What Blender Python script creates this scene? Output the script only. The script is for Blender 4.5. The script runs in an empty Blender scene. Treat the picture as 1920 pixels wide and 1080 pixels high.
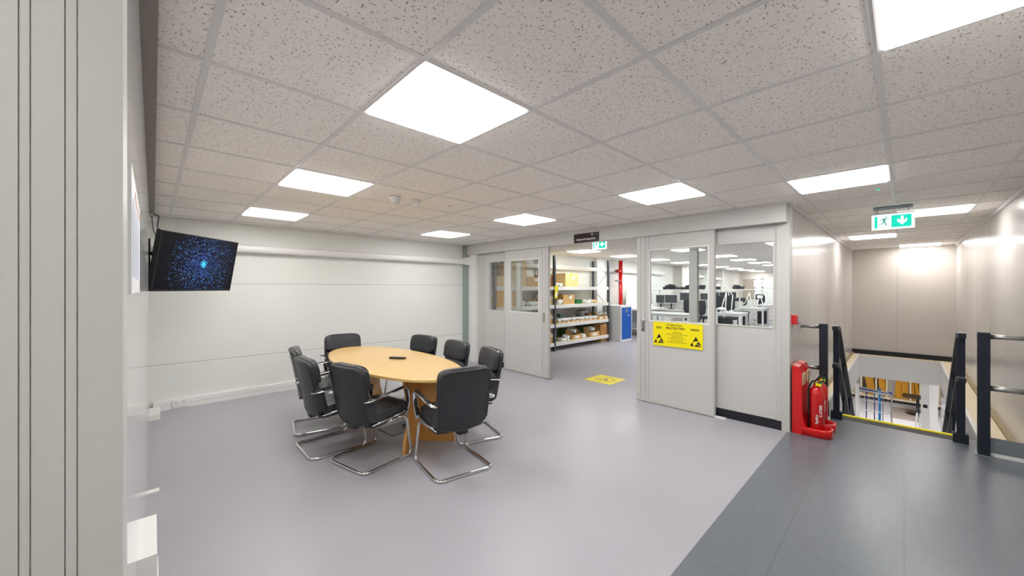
import bpy, bmesh, math, random
from mathutils import Vector, Matrix, noise
R = math.radians
sc = bpy.context.scene
col = sc.collection
# ------------------------------------------------------------------ camera, world, exposure
CAM_AZ = R(46.237)
cd = bpy.data.cameras.new('camera'); cam = bpy.data.objects.new('camera', cd); col.objects.link(cam)
cam.location = (0, 0, 1.5); cam.rotation_euler = (R(90), 0, CAM_AZ - R(90))
cd.sensor_width = 36; cd.lens = 36 * 702.75 / 1920; cd.clip_start = 0.02; cd.clip_end = 200
sc.camera = cam
w = bpy.data.worlds.new('world'); sc.world = w; w.use_nodes = True
w.node_tree.nodes['Background'].inputs[0].default_value = (.8, .82, .85, 1)
w.node_tree.nodes['Background'].inputs[1].default_value = .3
sc.view_settings.view_transform = 'Standard'; sc.view_settings.look = 'None'
sc.view_settings.exposure = 0.92; sc.view_settings.gamma = 1; sc.view_settings.use_curve_mapping = False
LAMP = 9.0          # radiance of the ceiling panels
LAMP_LAB = 10.0
FILL_LOW = 16.0
H = 2.377           # ceiling height
GX, GY = .6 * 1.2526, .6 * 2.1138   # ceiling grid origin

# ------------------------------------------------------------------ materials
def srgb(*c):
    return tuple((x / 255 / 12.92 if x / 255 <= .04045 else ((x / 255 + .055) / 1.055) ** 2.4) for x in c) + (1,)
MAT = {}
def mat(name, c, rough=.5, metal=0, coat=0, spec=.5, emit=None, estr=0, bump=None, vary=None, trans=0, alpha=1, coatr=.1):
    if name in MAT: return MAT[name]
    m = bpy.data.materials.new(name); m.use_nodes = True; nt = m.node_tree; b = nt.nodes['Principled BSDF']
    b.inputs['Base Color'].default_value = c; b.inputs['Roughness'].default_value = rough
    b.inputs['Metallic'].default_value = metal; b.inputs['Coat Weight'].default_value = coat
    b.inputs['Coat Roughness'].default_value = coatr
    b.inputs['Specular IOR Level'].default_value = spec
    b.inputs['Transmission Weight'].default_value = trans
    if emit: b.inputs['Emission Color'].default_value = emit; b.inputs['Emission Strength'].default_value = estr
    tc = nt.nodes.new('ShaderNodeTexCoord')
    if vary:   # (scale, amount)
        n = nt.nodes.new('ShaderNodeTexNoise'); n.inputs['Scale'].default_value = vary[0]; n.inputs['Detail'].default_value = 4
        nt.links.new(tc.outputs['Object'], n.inputs['Vector'])
        mx = nt.nodes.new('ShaderNodeMix'); mx.data_type = 'RGBA'
        a = vary[1]
        mx.inputs[6].default_value = (c[0] * (1 - a), c[1] * (1 - a), c[2] * (1 - a), 1)
        mx.inputs[7].default_value = (min(1, c[0] * (1 + a)), min(1, c[1] * (1 + a)), min(1, c[2] * (1 + a)), 1)
        nt.links.new(n.outputs['Fac'], mx.inputs[0]); nt.links.new(mx.outputs[2], b.inputs['Base Color'])
    if bump:   # (scale, strength, distance)
        n = nt.nodes.new('ShaderNodeTexNoise'); n.inputs['Scale'].default_value = bump[0]; n.inputs['Detail'].default_value = 5
        nt.links.new(tc.outputs['Object'], n.inputs['Vector'])
        bp = nt.nodes.new('ShaderNodeBump'); bp.inputs['Strength'].default_value = bump[1]; bp.inputs['Distance'].default_value = bump[2]
        nt.links.new(n.outputs['Fac'], bp.inputs['Height']); nt.links.new(bp.outputs['Normal'], b.inputs['Normal'])
    MAT[name] = m
    return m
def emis(name, c, s):
    m = mat(name, (c[0] * .6, c[1] * .6, c[2] * .6, 1), .5, emit=c, estr=s); return m

def N(nt, t, **k):
    n = nt.nodes.new(t)
    for a, v in k.items(): setattr(n, a, v)
    return n
def math_(nt, op, a, b=None, c=None):
    n = nt.nodes.new('ShaderNodeMath'); n.operation = op
    for i, x in enumerate((a, b, c)):
        if x is None: continue
        if isinstance(x, (int, float)): n.inputs[i].default_value = x
        else: nt.links.new(x, n.inputs[i])
    return n.outputs[0]
def line_mask(nt, coord, period, offset, width):
    """1 within width of a line every period"""
    a = math_(nt, 'SUBTRACT', coord, offset); a = math_(nt, 'DIVIDE', a, period); a = math_(nt, 'FRACT', a)
    a = math_(nt, 'SUBTRACT', a, .5); a = math_(nt, 'ABSOLUTE', a)
    return math_(nt, 'GREATER_THAN', a, .5 - width / period / 2)

def ceiling_mat(name, c):
    m = mat(name, c, .95, spec=.1); nt = m.node_tree; b = nt.nodes['Principled BSDF']
    tc = N(nt, 'ShaderNodeTexCoord')
    masks = []
    for sx, sy, rot, sc_, lo in ((1, 2.6, .5, 56, .25), (2.4, 1, -.5, 54, .245), (1.2, 1.2, .1, 120, .24)):
        mp = N(nt, 'ShaderNodeMapping'); mp.inputs['Scale'].default_value = (sx, sy, 1); mp.inputs['Rotation'].default_value = (0, 0, rot)
        nt.links.new(tc.outputs['Object'], mp.inputs['Vector'])
        # warp so that fissures wriggle
        nz = N(nt, 'ShaderNodeTexNoise'); nz.inputs['Scale'].default_value = 30; nt.links.new(mp.outputs[0], nz.inputs['Vector'])
        vm = N(nt, 'ShaderNodeVectorMath'); vm.operation = 'MULTIPLY_ADD'; vm.inputs[1].default_value = (.02, .02, .02)
        nt.links.new(nz.outputs['Color'], vm.inputs[0]); nt.links.new(mp.outputs[0], vm.inputs[2])
        nn = N(nt, 'ShaderNodeTexNoise'); nn.inputs['Scale'].default_value = sc_; nn.inputs['Detail'].default_value = 0
        nt.links.new(vm.outputs[0], nn.inputs['Vector'])
        mr = N(nt, 'ShaderNodeMapRange'); mr.inputs[1].default_value = lo - .03; mr.inputs[2].default_value = lo + .015
        nt.links.new(nn.outputs['Fac'], mr.inputs[0]); masks.append(mr.outputs[0])
    k = math_(nt, 'MULTIPLY', masks[0], masks[1]); k = math_(nt, 'MULTIPLY', k, masks[2])
    mx = N(nt, 'ShaderNodeMix'); mx.data_type = 'RGBA'
    mx.inputs[6].default_value = (c[0] * .42, c[1] * .40, c[2] * .38, 1); mx.inputs[7].default_value = c
    nt.links.new(k, mx.inputs[0]); nt.links.new(mx.outputs[2], b.inputs['Base Color'])
    bp = N(nt, 'ShaderNodeBump'); bp.inputs['Strength'].default_value = .5; bp.inputs['Distance'].default_value = .004
    nt.links.new(k, bp.inputs['Height']); nt.links.new(bp.outputs['Normal'], b.inputs['Normal'])
    return m
def joint_mat(name, c, rough, joints, axis, ribs=0, dark=.35, coat=0, coatr=.1, jw=.004, vary=.03, rough_stretch=None, spec=.5):
    """painted metal cladding with dark joint lines at given (period, offset) along an axis, optional fine ribs"""
    m = mat(name, c, rough, coat=coat, coatr=coatr, spec=spec); nt = m.node_tree; b = nt.nodes['Principled BSDF']
    tc = N(nt, 'ShaderNodeTexCoord'); sp = N(nt, 'ShaderNodeSeparateXYZ'); nt.links.new(tc.outputs['Object'], sp.inputs[0])
    ax = sp.outputs[axis]
    k = None
    for per, off in joints:
        l = line_mask(nt, ax, per, off, jw)
        k = l if k is None else math_(nt, 'MAXIMUM', k, l)
    nz = N(nt, 'ShaderNodeTexNoise'); nz.inputs['Scale'].default_value = 1.2
    nt.links.new(tc.outputs['Object'], nz.inputs['Vector'])
    v = N(nt, 'ShaderNodeMix'); v.data_type = 'RGBA'
    v.inputs[6].default_value = tuple(x * (1 - vary) for x in c[:3]) + (1,); v.inputs[7].default_value = tuple(min(1, x * (1 + vary)) for x in c[:3]) + (1,)
    nt.links.new(nz.outputs['Fac'], v.inputs[0])
    mx = N(nt, 'ShaderNodeMix'); mx.data_type = 'RGBA'; mx.inputs[7].default_value = tuple(x * dark for x in c[:3]) + (1,)
    nt.links.new(v.outputs[2], mx.inputs[6]); nt.links.new(k, mx.inputs[0]); nt.links.new(mx.outputs[2], b.inputs['Base Color'])
    hgt = math_(nt, 'MULTIPLY', k, -1)
    if ribs:
        s = math_(nt, 'MULTIPLY', ax, 2 * math.pi / ribs); s = math_(nt, 'SINE', s); s = math_(nt, 'MULTIPLY', s, .12)
        hgt = math_(nt, 'ADD', hgt, s)
    if rough_stretch:
        mp = N(nt, 'ShaderNodeMapping'); mp.inputs['Scale'].default_value = rough_stretch
        nt.links.new(tc.outputs['Object'], mp.inputs['Vector'])
        n2 = N(nt, 'ShaderNodeTexNoise'); n2.inputs['Scale'].default_value = 1.0; n2.inputs['Detail'].default_value = 3
        nt.links.new(mp.outputs[0], n2.inputs['Vector'])
        hgt = math_(nt, 'ADD', hgt, math_(nt, 'MULTIPLY', n2.outputs['Fac'], .5))
    bp = N(nt, 'ShaderNodeBump'); bp.inputs['Strength'].default_value = .35; bp.inputs['Distance'].default_value = .003
    nt.links.new(hgt, bp.inputs['Height']); nt.links.new(bp.outputs['Normal'], b.inputs['Normal'])
    return m

M_ceil = ceiling_mat('mineral_fibre_tile', srgb(251, 246, 240))
M_tbar = mat('white_tbar', srgb(226, 223, 221), .4)
M_back = joint_mat('back_wall_cladding', srgb(236, 237, 231), .42, [(1.0015, .556)], 2, ribs=.05, jw=.006, dark=.5)
M_part = mat('partition_paint', srgb(204, 202, 198), .42, vary=(1.5, .015))
M_alu = mat('partition_frame_paint', srgb(200, 198, 194), .35)
M_groove = mat('frame_groove', srgb(110, 106, 102), .6)
M_corr = joint_mat('corridor_cladding', srgb(206, 201, 195), .24, [(1.15, 4.1)], 0, jw=.008, dark=.45, coat=.15, coatr=.15, rough_stretch=(3.0, 3.0, .25), spec=.6)
M_corrend = joint_mat('corridor_end_cladding', srgb(205, 196, 188), .38, [(2.0, .09)], 1, jw=.012, dark=.8, rough_stretch=(2.5, 2.5, .2))
M_left = joint_mat('left_wall_cladding', srgb(222, 222, 220), .12, [(1.0015, .556)], 2, jw=.006, dark=.5, coat=.3, coatr=.05)
M_white = mat('white_paint', srgb(238, 237, 234), .4)
M_whitegloss = mat('white_plastic', srgb(244, 243, 240), .28)
M_skirt = mat('black_skirting', srgb(20, 20, 30), .45)
M_rail = mat('dark_blue_black_paint', srgb(24, 32, 46), .4)
M_galv = mat('galvanised_steel', srgb(150, 158, 162), .35, metal=.7, bump=(60, .1, .002))
M_steel = mat('brushed_steel', srgb(176, 176, 174), .3, metal=.9)
M_chrome = mat('chrome', srgb(215, 215, 215), .06, metal=1)
M_leather = mat('black_leather', srgb(50, 50, 54), .36, bump=(38, .25, .01), coat=.12, coatr=.3)
M_leatherback = mat('black_leather_back', srgb(38, 38, 43), .42, bump=(90, .12, .004))
M_blackpl = mat('black_plastic', srgb(22, 22, 25), .4)
M_wrap = mat('black_wrap', srgb(24, 25, 28), .25, bump=(120, .8, .01))
M_red = mat('red_plastic', srgb(214, 10, 12), .3, coat=.3)
M_redm = mat('red_enamel', srgb(206, 16, 16), .22, coat=.4)
M_yellow = mat('safety_yellow', srgb(253, 234, 0), .45)
M_ink = mat('black_ink', srgb(24, 20, 14), .5)
M_inksoft = mat('brown_ink', srgb(120, 100, 10), .6)
M_ply = mat('pale_plywood', srgb(238, 222, 190), .6, vary=(6, .04))
M_batten = mat('timber_batten', srgb(168, 148, 112), .6, vary=(9, .15))
M_grey = mat('grey_board', srgb(222, 221, 219), .55, vary=(2, .03))
M_card = mat('cardboard', srgb(212, 172, 110), .8, vary=(8, .08))
M_cardlight = mat('light_cardboard', srgb(230, 200, 138), .8, vary=(8, .06))
M_carddark = mat('brown_cardboard', srgb(176, 126, 72), .85, vary=(8, .1))
M_green = mat('green_bin_card', srgb(52, 84, 44), .7, vary=(10, .1))
M_greenpl = mat('green_plastic', srgb(12, 120, 56), .4)
M_bag = mat('clear_poly_bag', srgb(240, 243, 240), .2, bump=(40, .5, .012), vary=(35, .08))
M_greybag = mat('grey_foil_bag', srgb(140, 138, 138), .25, bump=(45, .9, .02), vary=(30, .3))
M_teal = mat('smoked_teal_plastic', srgb(80, 118, 120), .3)
M_shelfbeam = mat('shelf_beam_white', srgb(232, 232, 230), .4)
M_shelfpost = mat('shelf_upright_grey', srgb(74, 78, 86), .4, metal=.2)
M_blue = mat('blue_enamel', srgb(0, 92, 190), .3)
M_tape = mat('yellow_tape', srgb(246, 232, 0), .3)
M_label = mat('white_label', srgb(246, 246, 246), .5)
M_benchtop = mat('bench_top_grey', srgb(206, 208, 206), .45)
M_benchleg = mat('bench_frame_white', srgb(236, 236, 234), .4)
M_fabric = mat('charcoal_fabric', srgb(46, 48, 54), .8)
M_screen = mat('dark_screen', srgb(66, 72, 78), .35)
M_mesh = mat('wall_beige', srgb(216, 209, 202), .6)
M_trblue = mat('trolley_blue', srgb(40, 140, 210), .35)
M_navy = mat('navy_bar', srgb(24, 44, 130), .4)
M_lamp = emis('lamp_diffuser', (1, .992, .985, 1), LAMP)
M_lamplab = emis('lab_lamp_diffuser', (.985, 1, .995, 1), LAMP_LAB)
M_filllow = emis('lower_fill_diffuser', (1, .98, .95, 1), FILL_LOW)
M_exitgreen = emis('exit_green', (.0, .60, .42, 1), .6)
M_exitwhite = emis('exit_white', (.88, 1, .96, 1), .75)
M_exitdk = emis('exit_figure_green', (.05, .42, .32, 1), .35)

def glass_mat():
    m = bpy.data.materials.new('clear_glass'); m.use_nodes = True; nt = m.node_tree; nt.nodes.clear()
    o = N(nt, 'ShaderNodeOutputMaterial'); t = N(nt, 'ShaderNodeBsdfTransparent'); t.inputs[0].default_value = (.95, .965, .96, 1)
    g = N(nt, 'ShaderNodeBsdfGlossy'); g.inputs['Roughness'].default_value = .02
    f = N(nt, 'ShaderNodeFresnel'); f.inputs[0].default_value = 1.45
    k = math_(nt, 'MULTIPLY', f.outputs[0], .28)
    mx = N(nt, 'ShaderNodeMixShader'); nt.links.new(k, mx.inputs[0]); nt.links.new(t.outputs[0], mx.inputs[1]); nt.links.new(g.outputs[0], mx.inputs[2])
    nt.links.new(mx.outputs[0], o.inputs[0]); return m
M_glass = glass_mat()
def vinyl_mat():
    c = srgb(172, 167, 176); m = mat('lavender_grey_vinyl', c, .34, spec=.4); nt = m.node_tree; b = nt.nodes['Principled BSDF']
    tc = N(nt, 'ShaderNodeTexCoord')
    n1 = N(nt, 'ShaderNodeTexNoise'); n1.inputs['Scale'].default_value = 1.1; n1.inputs['Detail'].default_value = 3; nt.links.new(tc.outputs['Object'], n1.inputs['Vector'])
    n2 = N(nt, 'ShaderNodeTexNoise'); n2.inputs['Scale'].default_value = 160; nt.links.new(tc.outputs['Object'], n2.inputs['Vector'])
    mx = N(nt, 'ShaderNodeMix'); mx.data_type = 'RGBA'; mx.inputs[6].default_value = srgb(163, 161, 168); mx.inputs[7].default_value = srgb(178, 176, 182)
    nt.links.new(math_(nt, 'MULTIPLY_ADD', n2.outputs['Fac'], .25, math_(nt, 'MULTIPLY', n1.outputs['Fac'], .75)), mx.inputs[0])
    nt.links.new(mx.outputs[2], b.inputs['Base Color'])
    mr = N(nt, 'ShaderNodeMapRange'); mr.inputs[1].default_value = .3; mr.inputs[2].default_value = .7; mr.inputs[3].default_value = .28; mr.inputs[4].default_value = .42
    nt.links.new(n1.outputs['Fac'], mr.inputs[0]); nt.links.new(mr.outputs[0], b.inputs['Roughness'])
    return m
def darktile_mat():
    c = srgb(120, 124, 130); m = mat('dark_interlocking_tile', c, .3, spec=.5); nt = m.node_tree; b = nt.nodes['Principled BSDF']
    tc = N(nt, 'ShaderNodeTexCoord'); sp = N(nt, 'ShaderNodeSeparateXYZ'); nt.links.new(tc.outputs['Object'], sp.inputs[0])
    zx = math_(nt, 'MULTIPLY', math_(nt, 'PINGPONG', sp.outputs[1], .012), .5)
    zy = math_(nt, 'MULTIPLY', math_(nt, 'PINGPONG', sp.outputs[0], .012), .5)
    lx = line_mask(nt, math_(nt, 'ADD', sp.outputs[0], zx), .5, .18, .005)
    ly = line_mask(nt, math_(nt, 'ADD', sp.outputs[1], zy), .5, .0, .005)
    k = math_(nt, 'MAXIMUM', lx, ly)
    mp = N(nt, 'ShaderNodeMapping'); mp.inputs['Scale'].default_value = (1, 5, 1); mp.inputs['Rotation'].default_value = (0, 0, .3)
    nt.links.new(tc.outputs['Object'], mp.inputs['Vector'])
    n1 = N(nt, 'ShaderNodeTexNoise'); n1.inputs['Scale'].default_value = 5; n1.inputs['Detail'].default_value = 6; nt.links.new(mp.outputs[0], n1.inputs['Vector'])
    mx = N(nt, 'ShaderNodeMix'); mx.data_type = 'RGBA'; mx.inputs[6].default_value = srgb(102, 107, 114); mx.inputs[7].default_value = srgb(114, 119, 126)
    nt.links.new(n1.outputs['Fac'], mx.inputs[0])
    m2 = N(nt, 'ShaderNodeMix'); m2.data_type = 'RGBA'; m2.inputs[7].default_value = srgb(82, 84, 88)
    nt.links.new(math_(nt, 'MULTIPLY', k, .6), m2.inputs[0]); nt.links.new(mx.outputs[2], m2.inputs[6]); nt.links.new(m2.outputs[2], b.inputs['Base Color'])
    mr = N(nt, 'ShaderNodeMapRange'); mr.inputs[1].default_value = .3; mr.inputs[2].default_value = .7; mr.inputs[3].default_value = .27; mr.inputs[4].default_value = .31
    b.inputs['Roughness'].default_value = .29
    bp = N(nt, 'ShaderNodeBump'); bp.inputs['Strength'].default_value = .08; bp.inputs['Distance'].default_value = .0006
    nt.links.new(math_(nt, 'MULTIPLY', k, -1), bp.inputs['Height']); nt.links.new(bp.outputs['Normal'], b.inputs['Normal'])
    return m
def wood_mat():
    c = srgb(226, 182, 112); m = mat('beech_laminate', c, .3, coat=.2); nt = m.node_tree; b = nt.nodes['Principled BSDF']
    tc = N(nt, 'ShaderNodeTexCoord'); mp = N(nt, 'ShaderNodeMapping'); mp.inputs['Scale'].default_value = (24, 2.2, 24)
    nt.links.new(tc.outputs['Object'], mp.inputs['Vector'])
    n1 = N(nt, 'ShaderNodeTexNoise'); n1.inputs['Scale'].default_value = 1.6; n1.inputs['Detail'].default_value = 6; nt.links.new(mp.outputs[0], n1.inputs['Vector'])
    mx = N(nt, 'ShaderNodeMix'); mx.data_type = 'RGBA'; mx.inputs[6].default_value = srgb(222, 180, 104); mx.inputs[7].default_value = srgb(236, 198, 126)
    nt.links.new(n1.outputs['Fac'], mx.inputs[0]); nt.links.new(mx.outputs[2], b.inputs['Base Color']); return m
def legwood_mat():
    c = srgb(214, 156, 82); m = mat('beech_leg_veneer', c, .35, coat=.15); nt = m.node_tree; b = nt.nodes['Principled BSDF']
    tc = N(nt, 'ShaderNodeTexCoord'); mp = N(nt, 'ShaderNodeMapping'); mp.inputs['Scale'].default_value = (22, 22, 2)
    nt.links.new(tc.outputs['Object'], mp.inputs['Vector'])
    n1 = N(nt, 'ShaderNodeTexNoise'); n1.inputs['Scale'].default_value = 1.5; n1.inputs['Detail'].default_value = 6; nt.links.new(mp.outputs[0], n1.inputs['Vector'])
    mx = N(nt, 'ShaderNodeMix'); mx.data_type = 'RGBA'; mx.inputs[6].default_value = srgb(204, 142, 68); mx.inputs[7].default_value = srgb(224, 170, 96)
    nt.links.new(n1.outputs['Fac'], mx.inputs[0]); nt.links.new(mx.outputs[2], b.inputs['Base Color']); return m
def burst_mat():
    """picture on the television: blue sparks bursting from a centre"""
    m = bpy.data.materials.new('screen_picture'); m.use_nodes = True; nt = m.node_tree; b = nt.nodes['Principled BSDF']
    b.inputs['Base Color'].default_value = (.004, .004, .007, 1); b.inputs['Roughness'].default_value = .45; b.inputs['Specular IOR Level'].default_value = .15
    tc = N(nt, 'ShaderNodeTexCoord'); sub = N(nt, 'ShaderNodeVectorMath'); sub.operation = 'SUBTRACT'; sub.inputs[1].default_value = (.05, 0, .0)
    nt.links.new(tc.outputs['Object'], sub.inputs[0])
    ln = N(nt, 'ShaderNodeVectorMath'); ln.operation = 'LENGTH'; nt.links.new(sub.outputs[0], ln.inputs[0]); d = ln.outputs['Value']
    tot = None
    for sc_, r, thr in ((66, .30, .32), (44, .22, .60), (100, .36, .22)):
        v = N(nt, 'ShaderNodeTexVoronoi'); v.inputs['Scale'].default_value = sc_
        nt.links.new(tc.outputs['Object'], v.inputs['Vector'])
        dot = math_(nt, 'LESS_THAN', v.outputs['Distance'], r)
        cs = N(nt, 'ShaderNodeSeparateColor'); nt.links.new(v.outputs['Color'], cs.inputs[0])
        fall = math_(nt, 'MULTIPLY_ADD', d, 1.95, thr - .12)   # fewer sparks farther out
        keep = math_(nt, 'GREATER_THAN', cs.outputs[0], fall)
        s = math_(nt, 'MULTIPLY', dot, keep)
        s = math_(nt, 'MULTIPLY', s, math_(nt, 'MULTIPLY_ADD', cs.outputs[1], .8, .25))
        tot = s if tot is None else math_(nt, 'MAXIMUM', tot, s)
        last = v
    cs = N(nt, 'ShaderNodeSeparateColor'); nt.links.new(last.outputs['Color'], cs.inputs[0])
    cr = N(nt, 'ShaderNodeMix'); cr.data_type = 'RGBA'; cr.inputs[6].default_value = (.07, .10, .8, 1); cr.inputs[7].default_value = (.13, .42, .7, 1)
    nt.links.new(cs.outputs[2], cr.inputs[0])
    core = math_(nt, 'POWER', math_(nt, 'MAXIMUM', math_(nt, 'SUBTRACT', 1, math_(nt, 'MULTIPLY', d, 19)), 0), 1.6)
    halo = math_(nt, 'MULTIPLY', math_(nt, 'POWER', math_(nt, 'MAXIMUM', math_(nt, 'SUBTRACT', 1, math_(nt, 'MULTIPLY', d, 3.6)), 0), 2), .035)
    e1 = N(nt, 'ShaderNodeMix'); e1.data_type = 'RGBA'; e1.inputs[6].default_value = (.0006, .0006, .0014, 1)
    nt.links.new(tot, e1.inputs[0]); nt.links.new(cr.outputs[2], e1.inputs[7])
    e2 = N(nt, 'ShaderNodeMix'); e2.data_type = 'RGBA'; e2.blend_type = 'ADD'; e2.inputs[7].default_value = (.02, .06, .8, 1)
    nt.links.new(halo, e2.inputs[0]); nt.links.new(e1.outputs[2], e2.inputs[6])
    e3 = N(nt, 'ShaderNodeMix'); e3.data_type = 'RGBA'; e3.blend_type = 'ADD'; e3.inputs[7].default_value = (.05, .65, 1, 1)
    nt.links.new(core, e3.inputs[0]); nt.links.new(e2.outputs[2], e3.inputs[6])
    nt.links.new(e3.outputs[2], b.inputs['Emission Color']); b.inputs['Emission Strength'].default_value = .9
    return m
M_vinyl = vinyl_mat(); M_dark = darktile_mat(); M_wood = wood_mat(); M_leg = legwood_mat(); M_burst = burst_mat()

# ------------------------------------------------------------------ mesh builder
class MB:
    def __init__(s): s.b = bmesh.new()
    def box(s, x0, x1, y0, y1, z0, z1, M=None):
        v = [s.b.verts.new(M @ Vector((x, y, z)) if M else (x, y, z)) for z in (z0, z1) for y in (y0, y1) for x in (x0, x1)]
        for f in ((0, 2, 3, 1), (4, 5, 7, 6), (0, 1, 5, 4), (2, 6, 7, 3), (0, 4, 6, 2), (1, 3, 7, 5)): s.b.faces.new([v[i] for i in f])
        return s
    def bar(s, p0, p1, wx, wz, up=(0, 0, 1)):
        """rectangular bar between two points, wx wide sideways, wz along up"""
        p0, p1 = Vector(p0), Vector(p1); d = (p1 - p0).normalized(); u = Vector(up)
        r = d.cross(u)
        if r.length < 1e-4: r = d.cross(Vector((0, 1, 0)))
        r.normalize(); u = r.cross(d).normalized()
        vs = []
        for p in (p0, p1):
            for a, b_ in ((-1, -1), (1, -1), (1, 1), (-1, 1)): vs.append(s.b.verts.new(p + r * a * wx / 2 + u * b_ * wz / 2))
        for f in ((0, 3, 2, 1), (4, 5, 6, 7), (0, 1, 5, 4), (1, 2, 6, 5), (2, 3, 7, 6), (3, 0, 4, 7)): s.b.faces.new([vs[i] for i in f])
        return s
    def tube(s, pts, r, seg=12, closed=False, cap=True, flat=None):
        pts = [Vector(p) for p in pts]; n = len(pts); rings = []
        t0 = (pts[1] - pts[0]).normalized(); ref = Vector((0, 0, 1)) if abs(t0.z) < .9 else Vector((1, 0, 0))
        nrm = t0.cross(ref).normalized()
        for i, p in enumerate(pts):
            if closed: t = (pts[(i + 1) % n] - pts[i - 1]).normalized()
            else: t = (pts[min(i + 1, n - 1)] - pts[max(i - 1, 0)]).normalized()
            nrm = (nrm - t * nrm.dot(t)).normalized(); bi = t.cross(nrm)
            ra, rb = (r, r) if not flat else flat
            rings.append([s.b.verts.new(p + nrm * math.cos(a) * ra + bi * math.sin(a) * rb) for a in [2 * math.pi * k / seg for k in range(seg)]])
        for i in range(n if closed else n - 1):
            A, B = rings[i], rings[(i + 1) % n]
            for k in range(seg):
                f = s.b.faces.new((A[k], A[(k + 1) % seg], B[(k + 1) % seg], B[k])); f.smooth = True
        if cap and not closed:
            s.b.faces.new(list(reversed(rings[0]))); s.b.faces.new(rings[-1])
        return s
    def lathe(s, prof, c=(0, 0, 0), seg=24, M=None):
        rings = []
        for r, z in prof:
            ring = []
            for k in range(seg):
                a = 2 * math.pi * k / seg; p = Vector((c[0] + r * math.cos(a), c[1] + r * math.sin(a), c[2] + z))
                ring.append(s.b.verts.new(M @ p if M else p))
            rings.append(ring)
        for A, B in zip(rings, rings[1:]):
            for k in range(seg):
                f = s.b.faces.new((A[k], A[(k + 1) % seg], B[(k + 1) % seg], B[k])); f.smooth = True
        s.b.faces.new(list(reversed(rings[0]))); s.b.faces.new(rings[-1]); return s
    def prism(s, poly, fn, t0, t1):
        """extrude a 2-D polygon; fn(a, b, t) gives the 3-D point"""
        A = [s.b.verts.new(fn(a, b_, t0)) for a, b_ in poly]; B = [s.b.verts.new(fn(a, b_, t1)) for a, b_ in poly]
        n = len(poly)
        s.b.faces.new(A); s.b.faces.new(list(reversed(B)))
        for i in range(n): s.b.faces.new((A[(i + 1) % n], A[i], B[i], B[(i + 1) % n]))
        return s
    def pillow(s, sx, sy, sz, n=8, k=5, fn=None, M=None):
        """rounded box filled out like a cushion, half sizes sx sy sz"""
        idx = {}
        def vert(p):
            key = tuple(round(q, 5) for q in p)
            if key not in idx:
                l = (abs(p[0]) ** k + abs(p[1]) ** k + abs(p[2]) ** k) ** (1 / k)
                q = Vector((p[0] / l * sx, p[1] / l * sy, p[2] / l * sz))
                if fn: q = fn(q)
                idx[key] = s.b.verts.new(M @ q if M else q)
            return idx[key]
        g = [math.tan((-1 + 2 * i / n) * math.pi / 4) for i in range(n + 1)]
        for ax in range(3):
            for sg in (-1, 1):
                for i in range(n):
                    for j in range(n):
                        q = []
                        for a, b_ in ((i, j), (i + 1, j), (i + 1, j + 1), (i, j + 1)):
                            p = [0, 0, 0]; p[ax] = sg; p[(ax + 1) % 3] = g[a]; p[(ax + 2) % 3] = g[b_]; q.append(vert(p))
                        if sg < 0: q.reverse()
                        f = s.b.faces.new(q); f.smooth = True
        return s
    def build(s, name, m, parent=None, loc=None, rot=None, bevel=0, kind=None, label=None):
        if bevel:
            es = [e for e in s.b.edges if len(e.link_faces) == 2 and e.calc_face_angle(0) > .6]
            bmesh.ops.bevel(s.b, geom=es, offset=bevel, segments=2, affect='EDGES', clamp_overlap=True)
        bmesh.ops.recalc_face_normals(s.b, faces=s.b.faces)
        me = bpy.data.meshes.new(name); s.b.to_mesh(me); s.b.free()
        me.materials.append(m)
        o = bpy.data.objects.new(name, me); col.objects.link(o)
        if parent is not None: o.parent = parent
        if loc is not None: o.location = loc
        if rot is not None: o.rotation_euler = rot
        if kind: o['kind'] = kind
        if label: o['label'] = label
        return o
def fillet(pts, r, n=6):
    pts = [Vector(p) for p in pts]; out = [pts[0]]
    for a, b, c in zip(pts, pts[1:], pts[2:]):
        d1 = (a - b); d2 = (c - b); rr = min(r, d1.length * .48, d2.length * .48)
        p, q = b + d1.normalized() * rr, b + d2.normalized() * rr
        for i in range(n + 1):
            t = i / n; out.append(p * (1 - t) ** 2 + b * 2 * t * (1 - t) + q * t * t)
    out.append(pts[-1]); return out
def tag(o, label=None, cat=None, group=None, kind=None):
    if label: o['label'] = label
    if cat: o['category'] = cat
    if group: o['group'] = group
    if kind: o['kind'] = kind
    return o
def thing(name, label, cat, loc=(0, 0, 0), rz=0, group=None):
    o = bpy.data.objects.new(name, None); col.objects.link(o); o.empty_display_size = .1
    o.location = loc; o.rotation_euler = (0, 0, rz); return tag(o, label, cat, group)
def struct(name, mb, m, bevel=0, parent=None): 
    o = mb.build(name, m, parent, bevel=bevel)
    if parent is None: o['kind'] = 'structure'
    return o
def copy_tree(o, parent=None):
    c = o.copy(); col.objects.link(c)
    if parent is not None: c.parent = parent
    for ch in [x for x in col.objects if x.parent == o]: copy_tree(ch, c)
    return c
def text_part(name, body, size, m, parent, M, align='CENTER', ext=.0006, sx=1, bold=0):
    cu = bpy.data.curves.new('t', 'FONT'); cu.body = body; cu.size = size; cu.align_x = align; cu.align_y = 'CENTER'; cu.extrude = ext; cu.offset = bold
    cu.resolution_u = 3
    o = bpy.data.objects.new('t', cu); col.objects.link(o); bpy.context.view_layer.update()
    me = bpy.data.meshes.new_from_object(o.evaluated_get(bpy.context.evaluated_depsgraph_get()))
    bpy.data.objects.remove(o); me.transform(Matrix.Diagonal((sx, 1, 1, 1))); me.transform(M); me.materials.clear(); me.materials.append(m)
    t = bpy.data.objects.new(name, me); col.objects.link(t); t.parent = parent; return t
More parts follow.
